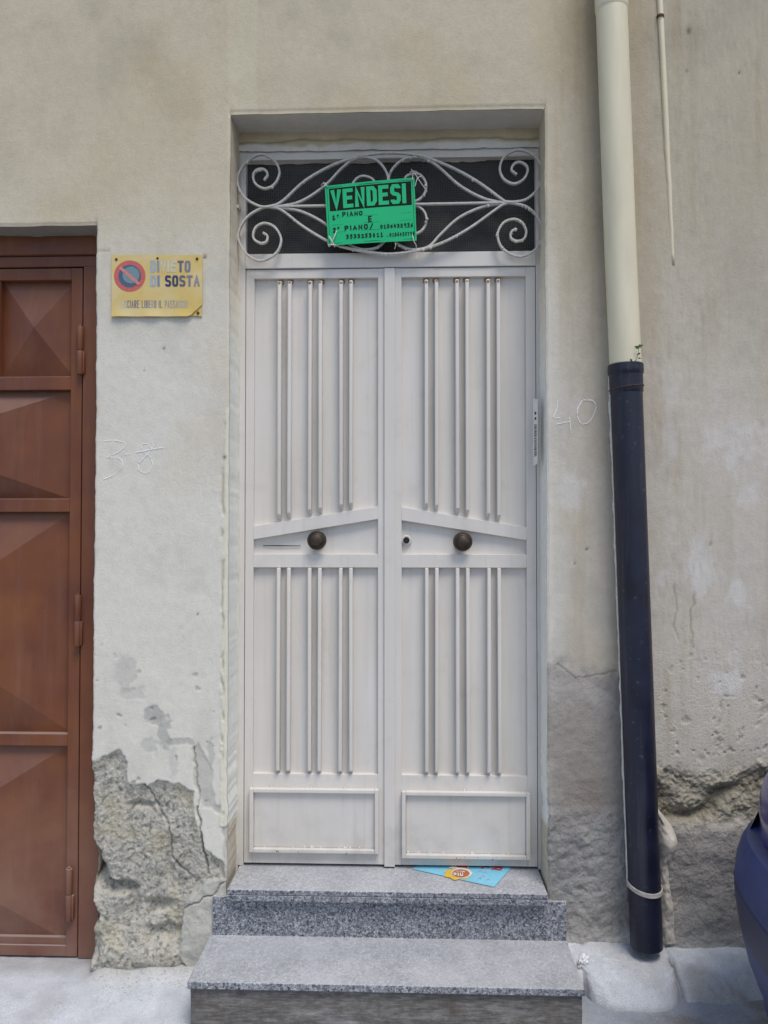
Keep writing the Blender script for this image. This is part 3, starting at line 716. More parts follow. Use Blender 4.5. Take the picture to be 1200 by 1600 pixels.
# white mortar bead along the left of the lower downpipe
def pipe_c(py): return 955+54*(py/1480) + (1.5 if py > 560 else 0)
mb = MB(); pts = []; rr = []
for k in range(70):
    py = 585+k*(1385-585)/69
    pts.append(P(pipe_c(py)-25.5+rnd.uniform(-.6, .6), py, -.028)); rr.append(.0055+rnd.uniform(-.0018, .0018))
mb.tube(pts, rr, 7); mb.build('mortar_bead', M['mortar'], wall, True)
# mortar lump and raised edge right of the pipe foot
def _lump(U, Vv):                             # U across 0..1, Vv down 0..1: a ridge of mortar against the wall
    py = 1258+Vv*212; lump = np.exp(-((py-1315)/26)**2)
    hgt = (.018+.030*lump+.006*Vv)*np.sin(np.clip(U, 0, 1)*math.pi)**.6*sstep(0, .06, Vv)+.007*fbm(U*.08, Vv*.35, 30, 4, 241)+.004*fbm(U*.08, Vv*.35, 75, 3, 243)
    wd = (13+12*lump+3*np.sin(Vv*9))*sstep(-.02, .16, Vv); out = np.zeros(U.shape+(3,))
    for j in range(U.shape[0]):
        p0 = P(pipe_c(py[j, 0])+20, py[j, 0], -.004); p1 = P(pipe_c(py[j, 0])+24+wd[j, 0]+8*Vv[j, 0], py[j, 0], -.004)
        out[j, :, 0] = p0.x+(p1.x-p0.x)*U[j]; out[j, :, 2] = p0.z; out[j, :, 1] = -.002-hgt[j]
    return out
grid_sheet('mortar_ridge', np.linspace(0, 1, 22), np.linspace(0, 1, 110), _lump,
           lambda U, Vv: np.clip(alb(168, 162, 153)*(1+.2*fbm(U*.1, Vv*.4, 20, 4, 245))[..., None], .05, .8), M['plaster'], wall)

# ============================================================ ENTRANCE DOOR
Yf = .150                                     # front of the frame
door = empty('entrance_door', (X(610, Yf), Yf, .335), 'tall white metal double door with raised ribs and scrolled transom', 'door')
FX0, FX1 = X(373, Yf), X(846, Yf); FZ1 = Z(232, Yf); FZ0 = .336
LX0, LX1 = X(383, Yf), X(838, Yf); LZ1 = Z(419, Yf); LZ0 = FZ0+.009
PZ1, PZ0 = Z(247, Yf), Z(395, Yf); PX0, PX1 = X(381, Yf), X(836, Yf)
fr = MB()
fr.box(FX0, LX0-.002, Yf, Yf+.05, FZ0, FZ1); fr.box(LX1+.002, FX1, Yf, Yf+.05, FZ0, FZ1)
fr.box(LX0-.002, LX1+.002, Yf+.001, Yf+.05, PZ1, FZ1); fr.box(LX0-.002, LX1+.002, Yf-.004, Yf+.05, LZ1+.003, PZ0)
fr.build('frame', M['door'], door, False, .0015)
mb = MB(); mb.box(LX0-.004, LX1+.004, Yf+.030, Yf+.04, PZ0-.01, PZ1+.01); scr = mb.build('transom_screen', M['screen'], door)
# old white paint smeared over the edges of the mesh
mb = MB()
for (a, b, zz, s_) in ((382, 640, PZ1, -1), (660, 760, PZ1, -1), (395, 470, PZ0, 1), (700, 830, PZ0, 1)):
    n = 40; xs_ = np.linspace(X(a, Yf+.03), X(b, Yf+.03), n)
    hh = np.clip(.004+.005*fbm(xs_, xs_*0+zz, 30, 4, 181), .0006, .02); vs = []
    for x_, h_ in zip(xs_, hh): vs += [(x_, Yf+.0285, zz-s_*.002), (x_, Yf+.0285, zz+s_*h_)]
    mb.add(vs, [(2*i, 2*i+1, 2*i+3, 2*i+2) for i in range(n-1)])
mb.build('paint_smear', M['smear'], scr)
mb = MB(); mb.box(LX0-.02, LX1+.02, Yf+.052, Yf+.06, FZ0-.05, FZ1+.14); mb.build('dark_backing', M['dark'], door)  # near-black sheet added to stand for the unlit interior and stop light leaks
# leaves
AX0, AX1 = X(600.5, Yf), X(617, Yf)
def leaf(x0, x1, px0, px1, side):
    """x0..x1 leaf, px0..px1 sheet field; side -1 left, +1 right"""
    m = MB(); y0, y1 = Yf+.002, Yf+.042
    zt, zb = Z(433, Yf), LZ0
    dl, dr = (822, 791) if side < 0 else (792, 824)
    zA0, zA1 = Z(dl, Yf), Z(dr, Yf); zB0, zB1 = Z(dl+21, Yf), Z(dr+20, Yf)
    zr1, zr0 = Z(866, Yf), Z(887, Yf); zk = Z(1211, Yf)
    m.box(x0, px0, y0, y1, zb, LZ1); m.box(px1, x1, y0, y1, zb, LZ1)
    m.box(px0, px1, y0+.0006, y1, zt, LZ1)
    m.prism([(px0, zB0), (px1, zB1), (px1, zA1), (px0, zA0)], y0-.001, y1)
    m.box(px0, px1, y0+.0006, y1, zr0, zr1)
    m.box(px0, px1, y0+.0006, y1, zb, zk)
    lf = m.build('leaf', M['door'], door, False, .0012)
    s_ = MB(); ys = Yf+.022
    n1, n2 = 14, 30                          # slightly oil-canned sheet
    for (za, zb_) in ((zk-.004, zt+.004),):
        vs = [(px0-.003+(px1-px0+.006)*i/n1, ys+.0016*math.sin(i*.9+side)*math.sin(j*.55), za+(zb_-za)*j/n2) for j in range(n2+1) for i in range(n1+1)]
        s_.add(vs, [(j*(n1+1)+i, j*(n1+1)+i+1, (j+1)*(n1+1)+i+1, (j+1)*(n1+1)+i) for j in range(n2) for i in range(n1)])
    s_.build('sheet', M['door'], lf, True)
    cs = (444, 492.2, 540.6) if side < 0 else (674.5, 722.5, 771.5)
    for c in cs:
        for d in (-7.9, 7.9):
            xc = X(c+d, Yf); w = .0132
            fr_ = ((xc-px0)/(px1-px0)); zd = zA0+(zA1-zA0)*fr_
            for (ztop, zbot, ch) in ((zt-.006, zd+.008, .018), (zr0-.001, zk+.003, .020)):
                r_ = MB(); yf_ = Yf-.013+rnd.uniform(-.001, .001); yb = ys-.002
                jt = rnd.uniform(-.0012, .0012)
                prof = [(yb, zbot), (yf_, zbot+ch), (yf_, ztop-ch*.45), (yb, ztop)] if ztop > zd else [(yb, zbot), (yf_, zbot+ch*.6), (yf_, ztop), (yb, ztop)]
                vs = [(xc-w/2+(jt if i in (0, 1) else 0), a, b) for i, (a, b) in enumerate(prof)]+[(xc+w/2+(jt if i in (0, 1) else 0), a, b) for i, (a, b) in enumerate(prof)]
                r_.add(vs, [(0, 1, 2, 3), (7, 6, 5, 4), (0, 4, 5, 1), (1, 5, 6, 2), (2, 6, 7, 3), (3, 7, 4, 0)])
                r_.build('rib', M['door'], lf, 'auto', .0034, 3)
        # rust bleeding where the ribs are welded at the top
        rs = MB()
        for d in (-7.9, 7.9):
            xc = X(c+d, Yf); z_ = zt-.007
            rs.lathe((xc+rnd.uniform(-.002, .002), ys-.0015, z_-.002), [(.0125, 0), (.010, .0012), (.003, .0018)], 11)
            rs.lathe((xc+rnd.uniform(-.001, .001), Yf-.0115, z_-rnd.uniform(.010, .016)), [(.0052, -.004), (.0050, .0022), (.002, .0026)], 9)
        rs.build('rust_mark', M['rust_faint'], lf)
    return lf, y0
M['rust_faint'] = simple('faint_rust', (.33, .22, .13), .8, var=.4, scale=120)
lfL, _ = leaf(LX0, AX0-.0015+.004, X(396, Yf), X(590.5, Yf), -1)
lfR, _ = leaf(AX1-.003, LX1, X(627.5, Yf), X(823, Yf), 1)
mb = MB(); mb.box(AX0, AX1, Yf-.008, Yf+.0015, LZ0-.004, LZ1-.001); mb.build('astragal', M['door'], lfL, False, .002)
for (lf, a, b, t, bt) in ((lfL, 392.5, 592, 1232, 1332), (lfR, 627.5, 826, 1234, 1338)):
    m = MB(); x0, x1, z1, z0 = X(a, Yf), X(b, Yf), Z(t, Yf), Z(bt, Yf)
    m.frame(x0, x1, z0, z1, .0145, Yf-.020, Yf+.0015)
    m.box(x0+.0145, x1-.0145, Yf-.004, Yf+.0015, z0+.0145, z1-.0145)
    m.build('kick_panel', M['door'], lf, False, .0030)
    wl = MB()                                 # blobs of weld and chipped paint along its ledge
    for k in range(16):
        xx = rnd.uniform(x0+.02, x1-.02); rr_ = rnd.uniform(.0015, .0035)
        wl.lathe((xx, Yf-.0035, z0+.0148+rr_*.3), [(rr_*rnd.uniform(1, 2.4), 0), (rr_, rr_*.8), (rr_*.3, rr_*1.1)], 7)
    for k in range(9):
        xx = rnd.uniform(x0+.01, x1-.01); rr_ = rnd.uniform(.0015, .003)
        wl.lathe((xx, Yf-.002, z1+rr_*.4), [(rr_*rnd.uniform(1, 2), 0), (rr_, rr_*.8), (rr_*.3, rr_*1.1)], 7)
    wl.build('weld_blob', M['door'], lf, True)
    wl = MB()
    for k in range(7):
        xx = rnd.uniform(x0+.02, x1-.02); rr_ = rnd.uniform(.0008, .0016)
        wl.lathe((xx, Yf-.0200, z0+rnd.uniform(.001, .010)), [(rr_*rnd.uniform(1, 2), 0), (rr_*.5, .0004)], 6)
    wl.build('rust_mark', M['rust'], lf)
for (lf, a, b) in ((lfL, 497, 844), (lfR, 722, 846)):
    c = P(a, b, Yf+.018)
    m = MB(); m.lathe(c, [(.027, -.002), (.027, .004), (.012, .006), (.011, .030), (.030, .032), (.0345, .036), (.0345, .041), (.032, .045), (.0285, .0455), (.028, .044), (.0235, .046), (.020, .053), (.012, .057), (.003, .058)], 36)
    m.build('knob', M['bronze'], lf, 'auto')
c = P(635, 844, Yf+.018); m = MB(); m.lathe(c, [(.0185, -.001), (.0185, .004), (.0165, .006), (.012, .006)], 24); lk = m.build('lock_ring', M['door'], lfR, 'auto')
m = MB(); m.lathe(c, [(.0115, 0), (.0115, .013), (.0095, .015), (.003, .015)], 20); m.build('lock_cylinder', M['dark'], lfR, 'auto')
m = MB(); a, b = P(411, 852.5, Yf+.0172), P(470, 852.8, Yf+.0172)
m.prism([(a.x, a.z-.0012), (a.x+.05, a.z-.0024), (b.x, b.z-.0012), (b.x, b.z+.001), (a.x+.06, a.z+.0014), (a.x, a.z+.001)], Yf+.0165, Yf+.0178); m.build('letter_slot', M['dark'], lfL)

# wrought-iron grille over the transom
Yg = .118
zc = lambda a, b: P(340+a/2.2222, 150+b/2.2222, Yg)
zd8 = lambda a, b: P(360+a/8, 220+b/8, Yg)
zr = lambda a, b: P(640+a/5.4545, 220+b/5.4545, Yg)
sc_lu = [zd8(*p) for p in ((425, 492), (466, 432), (440, 372), (380, 355), (315, 380), (285, 450), (320, 545), (430, 600), (550, 548), (615, 400), (545, 245), (370, 172), (185, 290), (88, 480), (160, 690), (350, 815), (500, 820))]
sc_ll = [zd8(*p) for p in ((408, 1150), (462, 1190), (450, 1260), (380, 1280), (300, 1235), (285, 1165), (325, 1075), (430, 1030), (560, 1085), (635, 1240), (565, 1410), (370, 1498), (190, 1400), (95, 1185), (200, 965), (400, 838), (520, 832))]
sc_ru = [zr(*p) for p in ((912, 290), (868, 250), (890, 200), (940, 184), (995, 215), (1003, 270), (965, 335), (885, 368), (800, 325), (768, 235), (810, 135), (930, 78), (1060, 130), (1130, 250), (1095, 400), (1010, 490), (920, 520), (820, 520))]
sc_rl = [zr(*p) for p in ((905, 750), (865, 780), (865, 830), (915, 855), (975, 835), (993, 770), (960, 700), (890, 668), (800, 700), (750, 800), (795, 920), (930, 985), (1060, 935), (1128, 810), (1100, 670), (1010, 570), (900, 535), (815, 535))]
arch_u = [zc(*p) for p in ((225, 366), (300, 298), (380, 250), (450, 222), (530, 203), (600, 198), (680, 203), (740, 219), (830, 257), (910, 303), (985, 358))]
arch_l = [zc(*p) for p in ((225, 398), (300, 455), (390, 507), (470, 532), (560, 546), (620, 547), (700, 535), (790, 505), (880, 455), (960, 398))]
hl_u = [zc(*p) for p in ((200, 384), (285, 366), (370, 312), (430, 250), (470, 220), (512, 211), (552, 222), (580, 252), (592, 290), (580, 338), (550, 362), (512, 366), (478, 345), (468, 310), (485, 284), (510, 277), (540, 290), (545, 318), (525, 332))]
hr_u = [zc(*p) for p in ((1000, 369), (925, 354), (840, 308), (765, 242), (715, 214), (678, 210), (640, 221), (607, 252), (594, 290), (608, 338), (645, 362), (690, 362), (718, 338), (724, 305), (708, 276), (685, 268), (655, 278), (648, 305), (668, 322))]
hl_l = [zc(*p) for p in ((200, 386), (285, 398), (370, 440), (430, 492), (475, 524), (515, 532), (555, 524), (585, 495), (600, 460), (588, 415), (552, 388), (515, 385), (480, 405), (470, 440), (488, 466), (515, 472), (540, 455), (540, 430))]
hr_l = [zc(*p) for p in ((1000, 371), (925, 382), (840, 420), (775, 478), (735, 520), (690, 532), (650, 526), (620, 505), (602, 465), (612, 415), (648, 384), (692, 381), (720, 405), (724, 440), (706, 468), (680, 476), (655, 462), (652, 435))]
gb = MB(); gb.flatbar([zc(190, 384), zc(600, 378), zc(1010, 370)], .0075, .012)
for a in ((372, 323), (845, 318)):
    p = P(*a, Yg); gb.box(p.x-.004, p.x+.004, Yg-.005, Yf+.01, p.z-.005, p.z+.005)
for a in ((372, 285), (372, 366), (846, 272), (846, 362)):
    p = P(*a, Yg); gb.box(p.x-.003, p.x+.003, Yg, Yf+.01, p.z-.004, p.z+.004)
grille = gb.build('grille', M['iron_white'], door, False)
for k, pl in enumerate(((sc_lu+arch_u+sc_ru[::-1]), (sc_ll+arch_l+sc_rl[::-1]), hl_u, hr_u, hl_l, hr_l)):
    m = MB(); sp = smooth_path(pl, 7); dy = (-.001, .001, .0045, .0055, .004, .005)[k]
    m.flatbar([p+Vector((0, dy, 0)) for p in sp], .0076, .0125); m.build('scroll', M['iron_white'], grille, 'auto')
m = MB()                                     # drips and lumps of old paint on the bars
for pl in (arch_u, arch_l, hr_u, hl_l, hr_l, sc_lu, sc_rl):
    for p in smooth_path(pl, 7):
        if rnd.random() < .10:
            r_ = rnd.uniform(.003, .006); m.lathe((p.x+rnd.uniform(-.003, .003), p.y-.002, p.z-.004), [(r_*.6, -.006), (r_, -.002), (r_, .003), (r_*.4, .006)], 7)
m.build('paint_drip', M['iron_white'], grille, True)

# ============================================================ FOR-SALE SIGN tied to the grille
Ys = .100
cor = [P(513, 384, Ys), P(651, 376, Ys), P(647.5, 277.5, Ys), P(507.5, 291, Ys)]   # BL BR TR TL
def sign_map(lift):
    def f(u, v, h=0):                         # u 0..1.4, v 0..1 (aspect 1.4)
        s_ = u/1.4; p = (cor[0]*(1-s_)+cor[1]*s_)*(1-v)+(cor[3]*(1-s_)+cor[2]*s_)*v
        bow = .004*math.sin(s_*math.pi)+.002*math.sin(v*math.pi)
        return (p.x, p.y-lift-h-bow, p.z)
    return f
sale = empty('for_sale_sign', (cor[0]+cor[1])/2, 'bright green sale notice with black heading tied to the transom grille', 'sign')
def sheet(f0, f1, nu, nv, um, vm):
    m = MB(); vs = []
    for f in (f0, f1):
        vs += [f(um*i/nu, vm*j/nv) for j in range(nv+1) for i in range(nu+1)]
    n = (nu+1)*(nv+1); fs = []
    for j in range(nv):
        for i in range(nu):
            a = j*(nu+1)+i; fs += [(a, a+1, a+nu+2, a+nu+1), (n+a, n+a+nu+1, n+a+nu+2, n+a+1)]
    for i in range(nu): fs += [(i, n+i, n+i+1, i+1), (nv*(nu+1)+i, nv*(nu+1)+i+1, n+nv*(nu+1)+i+1, n+nv*(nu+1)+i)]
    for j in range(nv): a, b = j*(nu+1), (j+1)*(nu+1); fs += [(a, b, n+b, n+a), (a+nu, n+a+nu, n+b+nu, b+nu)]
    m.add(vs, fs); return m
sheet(sign_map(.0012), sign_map(0), 12, 8, 1.4, 1).build('board', M['green'], sale, 'auto')
f1, f2 = sign_map(.0016), sign_map(.0021)
m = MB(); a = [(.06, .545), (1.345, .545), (1.345, .935), (.06, .935)]
n = 16; vs = []
for i in range(n+1):
    t = i/n; vs += [f1(.06+1.285*t, .565, 0), f1(.06+1.285*t, .945, 0)]
m.add(vs, [(2*i, 2*i+1, 2*i+3, 2*i+2) for i in range(n)]); m.build('heading_panel', M['black_print'], sale)
m = MB(); text(m, 'VENDESI', .086, .596, .320, .160, .062, .026, f2); m.build('heading_letters', M['green'], sale)
m = MB()
for (a, b) in (((.03, .03), (1.37, .03)), ((1.37, .03), (1.37, .965)), ((1.37, .965), (.03, .965)), ((.03, .965), (.03, .03))):
    stroke(m, [a, ((a[0]+b[0])/2, (a[1]+b[1])/2), b], .006, f1)
for v_ in (.45, .335, .215): stroke(m, [(.08, v_-.005), (.7, v_-.005), (1.33, v_-.005)], .0028, f1)
m.build('border_line', M['ink'], sale)
m = MB()
text(m, '1°', .085, .415, .085, .055, .019, .012, f2, None, .06)
text(m, 'PIANO', .25, .455, .075, .055, .017, .020, f2, None, .07)
text(m, 'E', .655, .335, .095, .055, .020, .01, f2, None, .1)
text(m, '2°', .085, .205, .085, .055, .021, .012, f2, None, .06)
text(m, 'PIANO/', .275, .225, .078, .062, .019, .024, f2, None, .07)
text(m, '0106435936', .835, .215, .066, .042, .014, .011, f2, None, .07)
text(m, '3533253811', .29, .085, .072, .046, .0155, .014, f2, None, .07)
text(m, '.0106435798', .935, .08, .062, .032, .012, .0085, f2, None, .07)
m.build('handwriting', M['ink'], sale)
def tie(pts, r=.0016):
    for pl in pts:
        m = MB(); m.tube(smooth_path(pl, 5), r, 6); m.build('string_tie', M['string'], sale, True)
z6 = lambda a, b, y=.095: P(480+a/6, 260+b/6, y)
tie([[z6(985, 130, .094), z6(990, 60, .105), z6(975, 25, .112)], [z6(990, 40, .104), z6(1050, 130, .098), z6(1125, 240, .106)], [z6(1010, 190, .094), z6(1035, 110, .098), z6(1085, 90, .112)], [z6(960, 55, .106), z6(1010, 45, .1), z6(1060, 75, .11)]])
tie([[z6(190, 185, .094), z6(150, 160, .10), z6(130, 180, .115)], [z6(165, 190, .093), z6(175, 160, .097), z6(150, 150, .112)]])
tie([[z6(275, 605, .093), z6(255, 660, .09), z6(225, 720, .093)], [z6(205, 655, .093), z6(230, 700, .089), z6(260, 755, .094)], [z6(195, 735, .093), z6(235, 735, .088), z6(265, 735, .093)], [z6(230, 720, .09), z6(205, 750, .1), z6(190, 700, .118)]], .0022)
tie([[z6(985, 640, .093), z6(1000, 700, .092), z6(1022, 745, .10), z6(1018, 800, .11), z6(1022, 885, .112)], [z6(825, 720, .10), z6(830, 740, .1), z6(818, 775, .108)]])

# ============================================================ NO-PARKING PLATE
Yn = -.006
npk = empty('no_parking_sign', P(245, 495, 0), 'faded yellow enamel no parking plate screwed to the wall beside the brown gate', 'sign')
SW_, SH_ = 142.0, 96.5
def np_map(lift):
    def f(u, v, h=0):                         # u to the right, v upwards, in plate units
        p = P(174.5+u, 495-v, Yn)
        t = max(0, 1-v/22); curl = .007*t*t*(.4+.6*math.sin(u*.066+.6)**2)
        warp = .0012*math.sin(u*.06)*math.sin(v*.05)
        return (p.x, p.y-lift-h-curl-warp, p.z)
    return f
m = MB(); nu, nv = 36, 24; f0, fb = np_map(.0015), np_map(0)
def outl(i, j):
    a, b = SW_*i/nu, SH_*j/nv; d = (a-(SW_-21))-b+1.5*math.sin(i*1.7)      # lower right corner broken away
    return (a-d/2, b+d/2) if d > 0 else (a, b)
vs = [f0(*outl(i, j)) for j in range(nv+1) for i in range(nu+1)]+[fb(*outl(i, j)) for j in range(nv+1) for i in range(nu+1)]
nn = (nu+1)*(nv+1); fs = []
cells = {(i, j) for i in range(nu) for j in range(nv)}
for (i, j) in cells:
    a = j*(nu+1)+i; fs += [(a, a+1, a+nu+2, a+nu+1), (nn+a, nn+a+nu+1, nn+a+nu+2, nn+a+1)]
    for (di, dj, e) in ((0, -1, (a, a+1)), (1, 0, (a+1, a+nu+2)), (0, 1, (a+nu+2, a+nu+1)), (-1, 0, (a+nu+1, a))):
        if (i+di, j+dj) not in cells: fs.append((e[0], e[0]+nn, e[1]+nn, e[1]))
m.add(vs, fs); m.build('plate', M['yellow'], npk, 'auto')
m = MB(); pc_ = [(123, 1.5), (141.5, 0), (141, 17), (137, 19), (130, 15), (124, 8)]
m.prism([(P(174.5+a, 495-b, 0).x, P(174.5+a, 495-b, 0).z) for a, b in pc_], -.0048, -.002); m.build('broken_corner', M['yellow'], npk)
f1, f2, f3 = np_map(.0021), np_map(.0026), np_map(.0031)
m = MB(); red, blue, pale = (.56, .13, .11), (.07, .12, .21), (.17, .27, .29)
disc(m, 28.5, 63.5, 24.6, f1, 0, red); m2 = m
disc(m, 28.5, 63.5, 17.6, f2, 0, blue)
vs_ = []
disc(m, 30.5, 65, 13.2, f2, .0002, pale)
stroke(m, [(28.5-13.2, 63.5+11.4), (28.5, 63.5), (28.5+13.2, 63.5-11.4)], 5.0, f3, (.62, .22, .2))
m.build('prohibition_symbol', M['print'], npk, color=True)
dkb, mid, pal, gone, gry = (.035, .045, .12), (.12, .13, .2), (.36, .44, .50), (.60, .58, .44), (.20, .20, .27)
m = MB(); text(m, 'DIVIETO', 60.5, 69.5, 18, 9.2, 3.5, 1.75, f1, [pal, (.25, .31, .36), gone, gone, (.58, .56, .42), mid, gry])
m.build('lettering', M['print'], npk, color=True); m = MB(); text(m, 'DI SOSTA', 60.5, 47, 17.5, 9.6, 3.5, 1.6, f1, [pal, (.2, .25, .33), None, dkb, (.05, .055, .13), mid, gry, (.26, .25, .3)])
m.build('lettering', M['print'], npk, color=True); m = MB(); text(m, 'LASCIARE LIBERO IL PASSAGGIO', 12, 13.5, 12.0, 3.3, 1.15, 1.02, f1, [gone]*2+[(.45, .45, .42)]+[gry]*3+[(.16, .17, .22)]*2+[None]+[gry, (.16, .17, .22), gry, gry, (.35, .35, .36), gry]+[None]+[gry]*2+[None]+[(.34, .33, .33)]*5+[(.42, .41, .38)]*4)
m.build('lettering', M['print'], npk, color=True)
for (a, b) in ((182, 405.5), (246.5, 404), (308, 404.5), (180.5, 489.5), (246, 490), (309.5, 489)):
    p = P(a, b, Yn); m = MB(); m.lathe((p.x, p.y-.0012, p.z), [(.0048, -.003), (.0048, .0012), (.0036, .0026), (.001, .003)], 12); m.build('screw', M['rust'], npk, 'auto')

# ============================================================ BARCODE TAG on the jamb
bt = empty('barcode_tag', P(837, 728, .06), 'narrow white plastic tag with barcode fixed on the right door reveal', 'tag')
ta, tb_ = P(833, 730, .135), P(840.5, 622, .035)
def tag_map(u, v, h=0):                       # u 0..1 across, v 0..1 up, on a slanting plate against the reveal
    a, b = P(833.5-.5*v, 729-107*v, .128), P(840+.0*v, 724-100*v, .05)
    p = a*(1-u)+b*u
    return (p.x-h*.6, p.y-h*.8, p.z)
m = MB(); vs = [tag_map(u, v, h) for h in (.0018, 0) for v in (0, 1) for u in (0, 1)]
m.add(vs, [(0, 1, 3, 2), (4, 6, 7, 5), (0, 4, 5, 1), (2, 3, 7, 6), (0, 2, 6, 4), (1, 5, 7, 3)]); m.build('plate', M['paper'], bt, False, .0004)
m = MB()
v_ = .13
while v_ < .60:
    t_ = rnd.choice((.008, .012, .018)); vs = [tag_map(u, v, .0023) for (u, v) in ((.3, v_), (.85, v_), (.85, v_+t_), (.3, v_+t_))]; m.add(vs, [(0, 1, 2, 3)]); v_ += t_+rnd.choice((.008, .012))
for (a, b) in ((.68, .72), (.76, .80)):
    vs = [tag_map(u, v, .0023) for (u, v) in ((.35, a), (.7, a), (.8, b), (.45, b))]; m.add(vs, [(0, 1, 2, 3)])
m.build('barcode', M['black_print'], bt)

# ============================================================ BROWN GARAGE DOOR
gar = empty('garage_gate', (X(60, GY), GY, .02), 'rust brown sheet metal garage gate with pyramid pressed panels', 'gate')
GZ = lambda py, px=60: P(px, py, GY).z
gx = lambda px, py=900: P(px, py, GY).x
edge = lambda py: 145-16*(py-400)/1100
def gp(px, py, Y=GY): return P(px, py, Y)
GL = gx(-395)                                 # free edge of the visible leaf
gb_ = .022
m = MB()
zt_ = GZ(401); zfb = GZ(417)
m.box(GX0-.05, gx(165), GY, GY+.05, zfb, zt_); m.box(gx(126.5), gx(165), GY+.0008, GY+.05, gb_, zfb)
m.box(GX0-.05, GX0+.04, GY+.0008, GY+.05, gb_, zfb)
m.build('frame', M['brown'], gar, False, .002)
m = MB(); m.box(GX0-.05, gx(165), GY-.012, GY+.03, zt_+.003, GZ(366)); m.build('lintel_panel', M['brown'], gar, False, .003)
m = MB(); m.box(GX0-.05, gx(170), GY-.006, GY+.05, GZ(366)+.001, GTZ+.02); m.build('cement_fill', M['mortar_grey'], gar, False)
def _rag(U, Vv):                              # cement smeared down over the brown head of the gate
    low = GZ(371)+.012*fbm(U, U*0, 6, 5, 251, .6)-.05*sstep(GX-.06, GX+.01, U)*(.4+.6*fbm(U, U*0, 30, 3, 253))
    return np.stack([U, GY-.0135-.004*np.sin(Vv*math.pi)+.002*fbm(U, Vv, 30, 3, 255), low+(GTZ+.01-low)*Vv], -1)
grid_sheet('cement_smear', np.linspace(GX0, GX+.03, 500), np.linspace(0, 1, 10), _rag, lambda U, Vv: np.clip(alb(116, 114, 104)*(1+.22*fbm(U, Vv*.1, 20, 5, 257))[..., None], .03, .8), M['plaster'], gar)
m = MB(); m.box(GX0, gx(165), GY+.045, GY+.052, gb_, zt_); m.build('dark_backing', M['dark'], gar)  # near-black sheet behind the leaves, shows dark through their gaps
def gleaf(xr, xl, hinge_side):
    """a leaf hung on the side xr, free edge xl"""
    y0, y1 = GY+.004, GY+.044
    s_ = 1 if xr > xl else -1; a, b = min(xr, xl), max(xr, xl); st = gx(125)-gx(107.5)
    zz = [GZ(v) for v in (419, 437, 588, 609, 779, 800, 1147, 1166, 1478, 1506)]
    zz[-1] = gb_+.004
    m = MB(); m.box(b-st, b, y0, y1, zz[9], zz[0]); m.box(a, a+st, y0, y1, zz[9], zz[0])
    for i in (0, 2, 4, 6, 8):
        m.box(a+st, b-st, y0+.0006, y1, zz[i+1] if i < 8 else zz[9], zz[i])
    lf = m.build('leaf', M['brown'], gar, False, .0022)
    for i in (1, 3, 5, 7):
        zt2, zb2 = zz[i], zz[i+1]; fields = [(a+st, b-st)]
        if i == 1:
            w = (b-st-a-st-3*.03)/4 if True else 0; fields = [(a+st+k*(w+.03), a+st+k*(w+.03)+w) for k in range(4)]
            for k in range(3):
                mm = MB(); mm.box(a+st+k*(w+.03)+w, a+st+(k+1)*(w+.03), y0+.0012, y1, zb2, zt2); mm.build('mullion', M['brown'], lf, False, .002)
        for (fa, fb2) in fields:
            pb, pf = GY+.034, GY-.052
            if i == 1: pf = GY-.006
            mar = .004; cx = (fa+fb2)/2; cz = (zt2+zb2)/2
            if i == 7: cz = cz+.0
            p = MB(); vs = [(fa-mar, pb, zb2-mar), (fb2+mar, pb, zb2-mar), (fb2+mar, pb, zt2+mar), (fa-mar, pb, zt2+mar), (cx, pf, cz)]
            if i == 1:                        # upper squares: crossed folds
                vs[4] = (fb2-(fb2-fa)*.5, pf, cz)
            p.add(vs, [(0, 1, 4), (1, 2, 4), (2, 3, 4), (3, 0, 4)]); p.build('panel', M['brown'], lf)
    mm = MB(); mm.box(a+st, b-st, GY+.012, GY+.03, zz[8]+.0, zz[8]+.026); mm.build('kick_strip', M['brown'], lf, False, .002)
    return lf
LXR = gx(124.5)
g1 = gleaf(LXR, GL+.003, 1); g2 = gleaf(GX0+.045, GL-.003, -1)
for (px, a, b) in ((127, 509, 584), (123, 931, 1010), (109.5, 1359, 1441)):
    xh = gx(px, (a+b)/2)+.0; z1, z0 = P(px, a, GY-.02).z, P(px, b, GY-.02).z
    m = MB(); zm = (z0+z1)/2
    m.tube([(xh, GY-.010, z0), (xh, GY-.010, zm-.001)], .0115, 14); m.tube([(xh, GY-.010, zm+.001), (xh, GY-.010, z1)], .0115, 14)
    m.box(xh-.002, xh+.016, GY-.012, GY+.003, z0+.004, zm-.004); m.tube([(xh, GY-.010, z1), (xh, GY-.010, z1+.006)], .006, 8)
    m.build('hinge', M['brown'], g1, 'auto', .001)

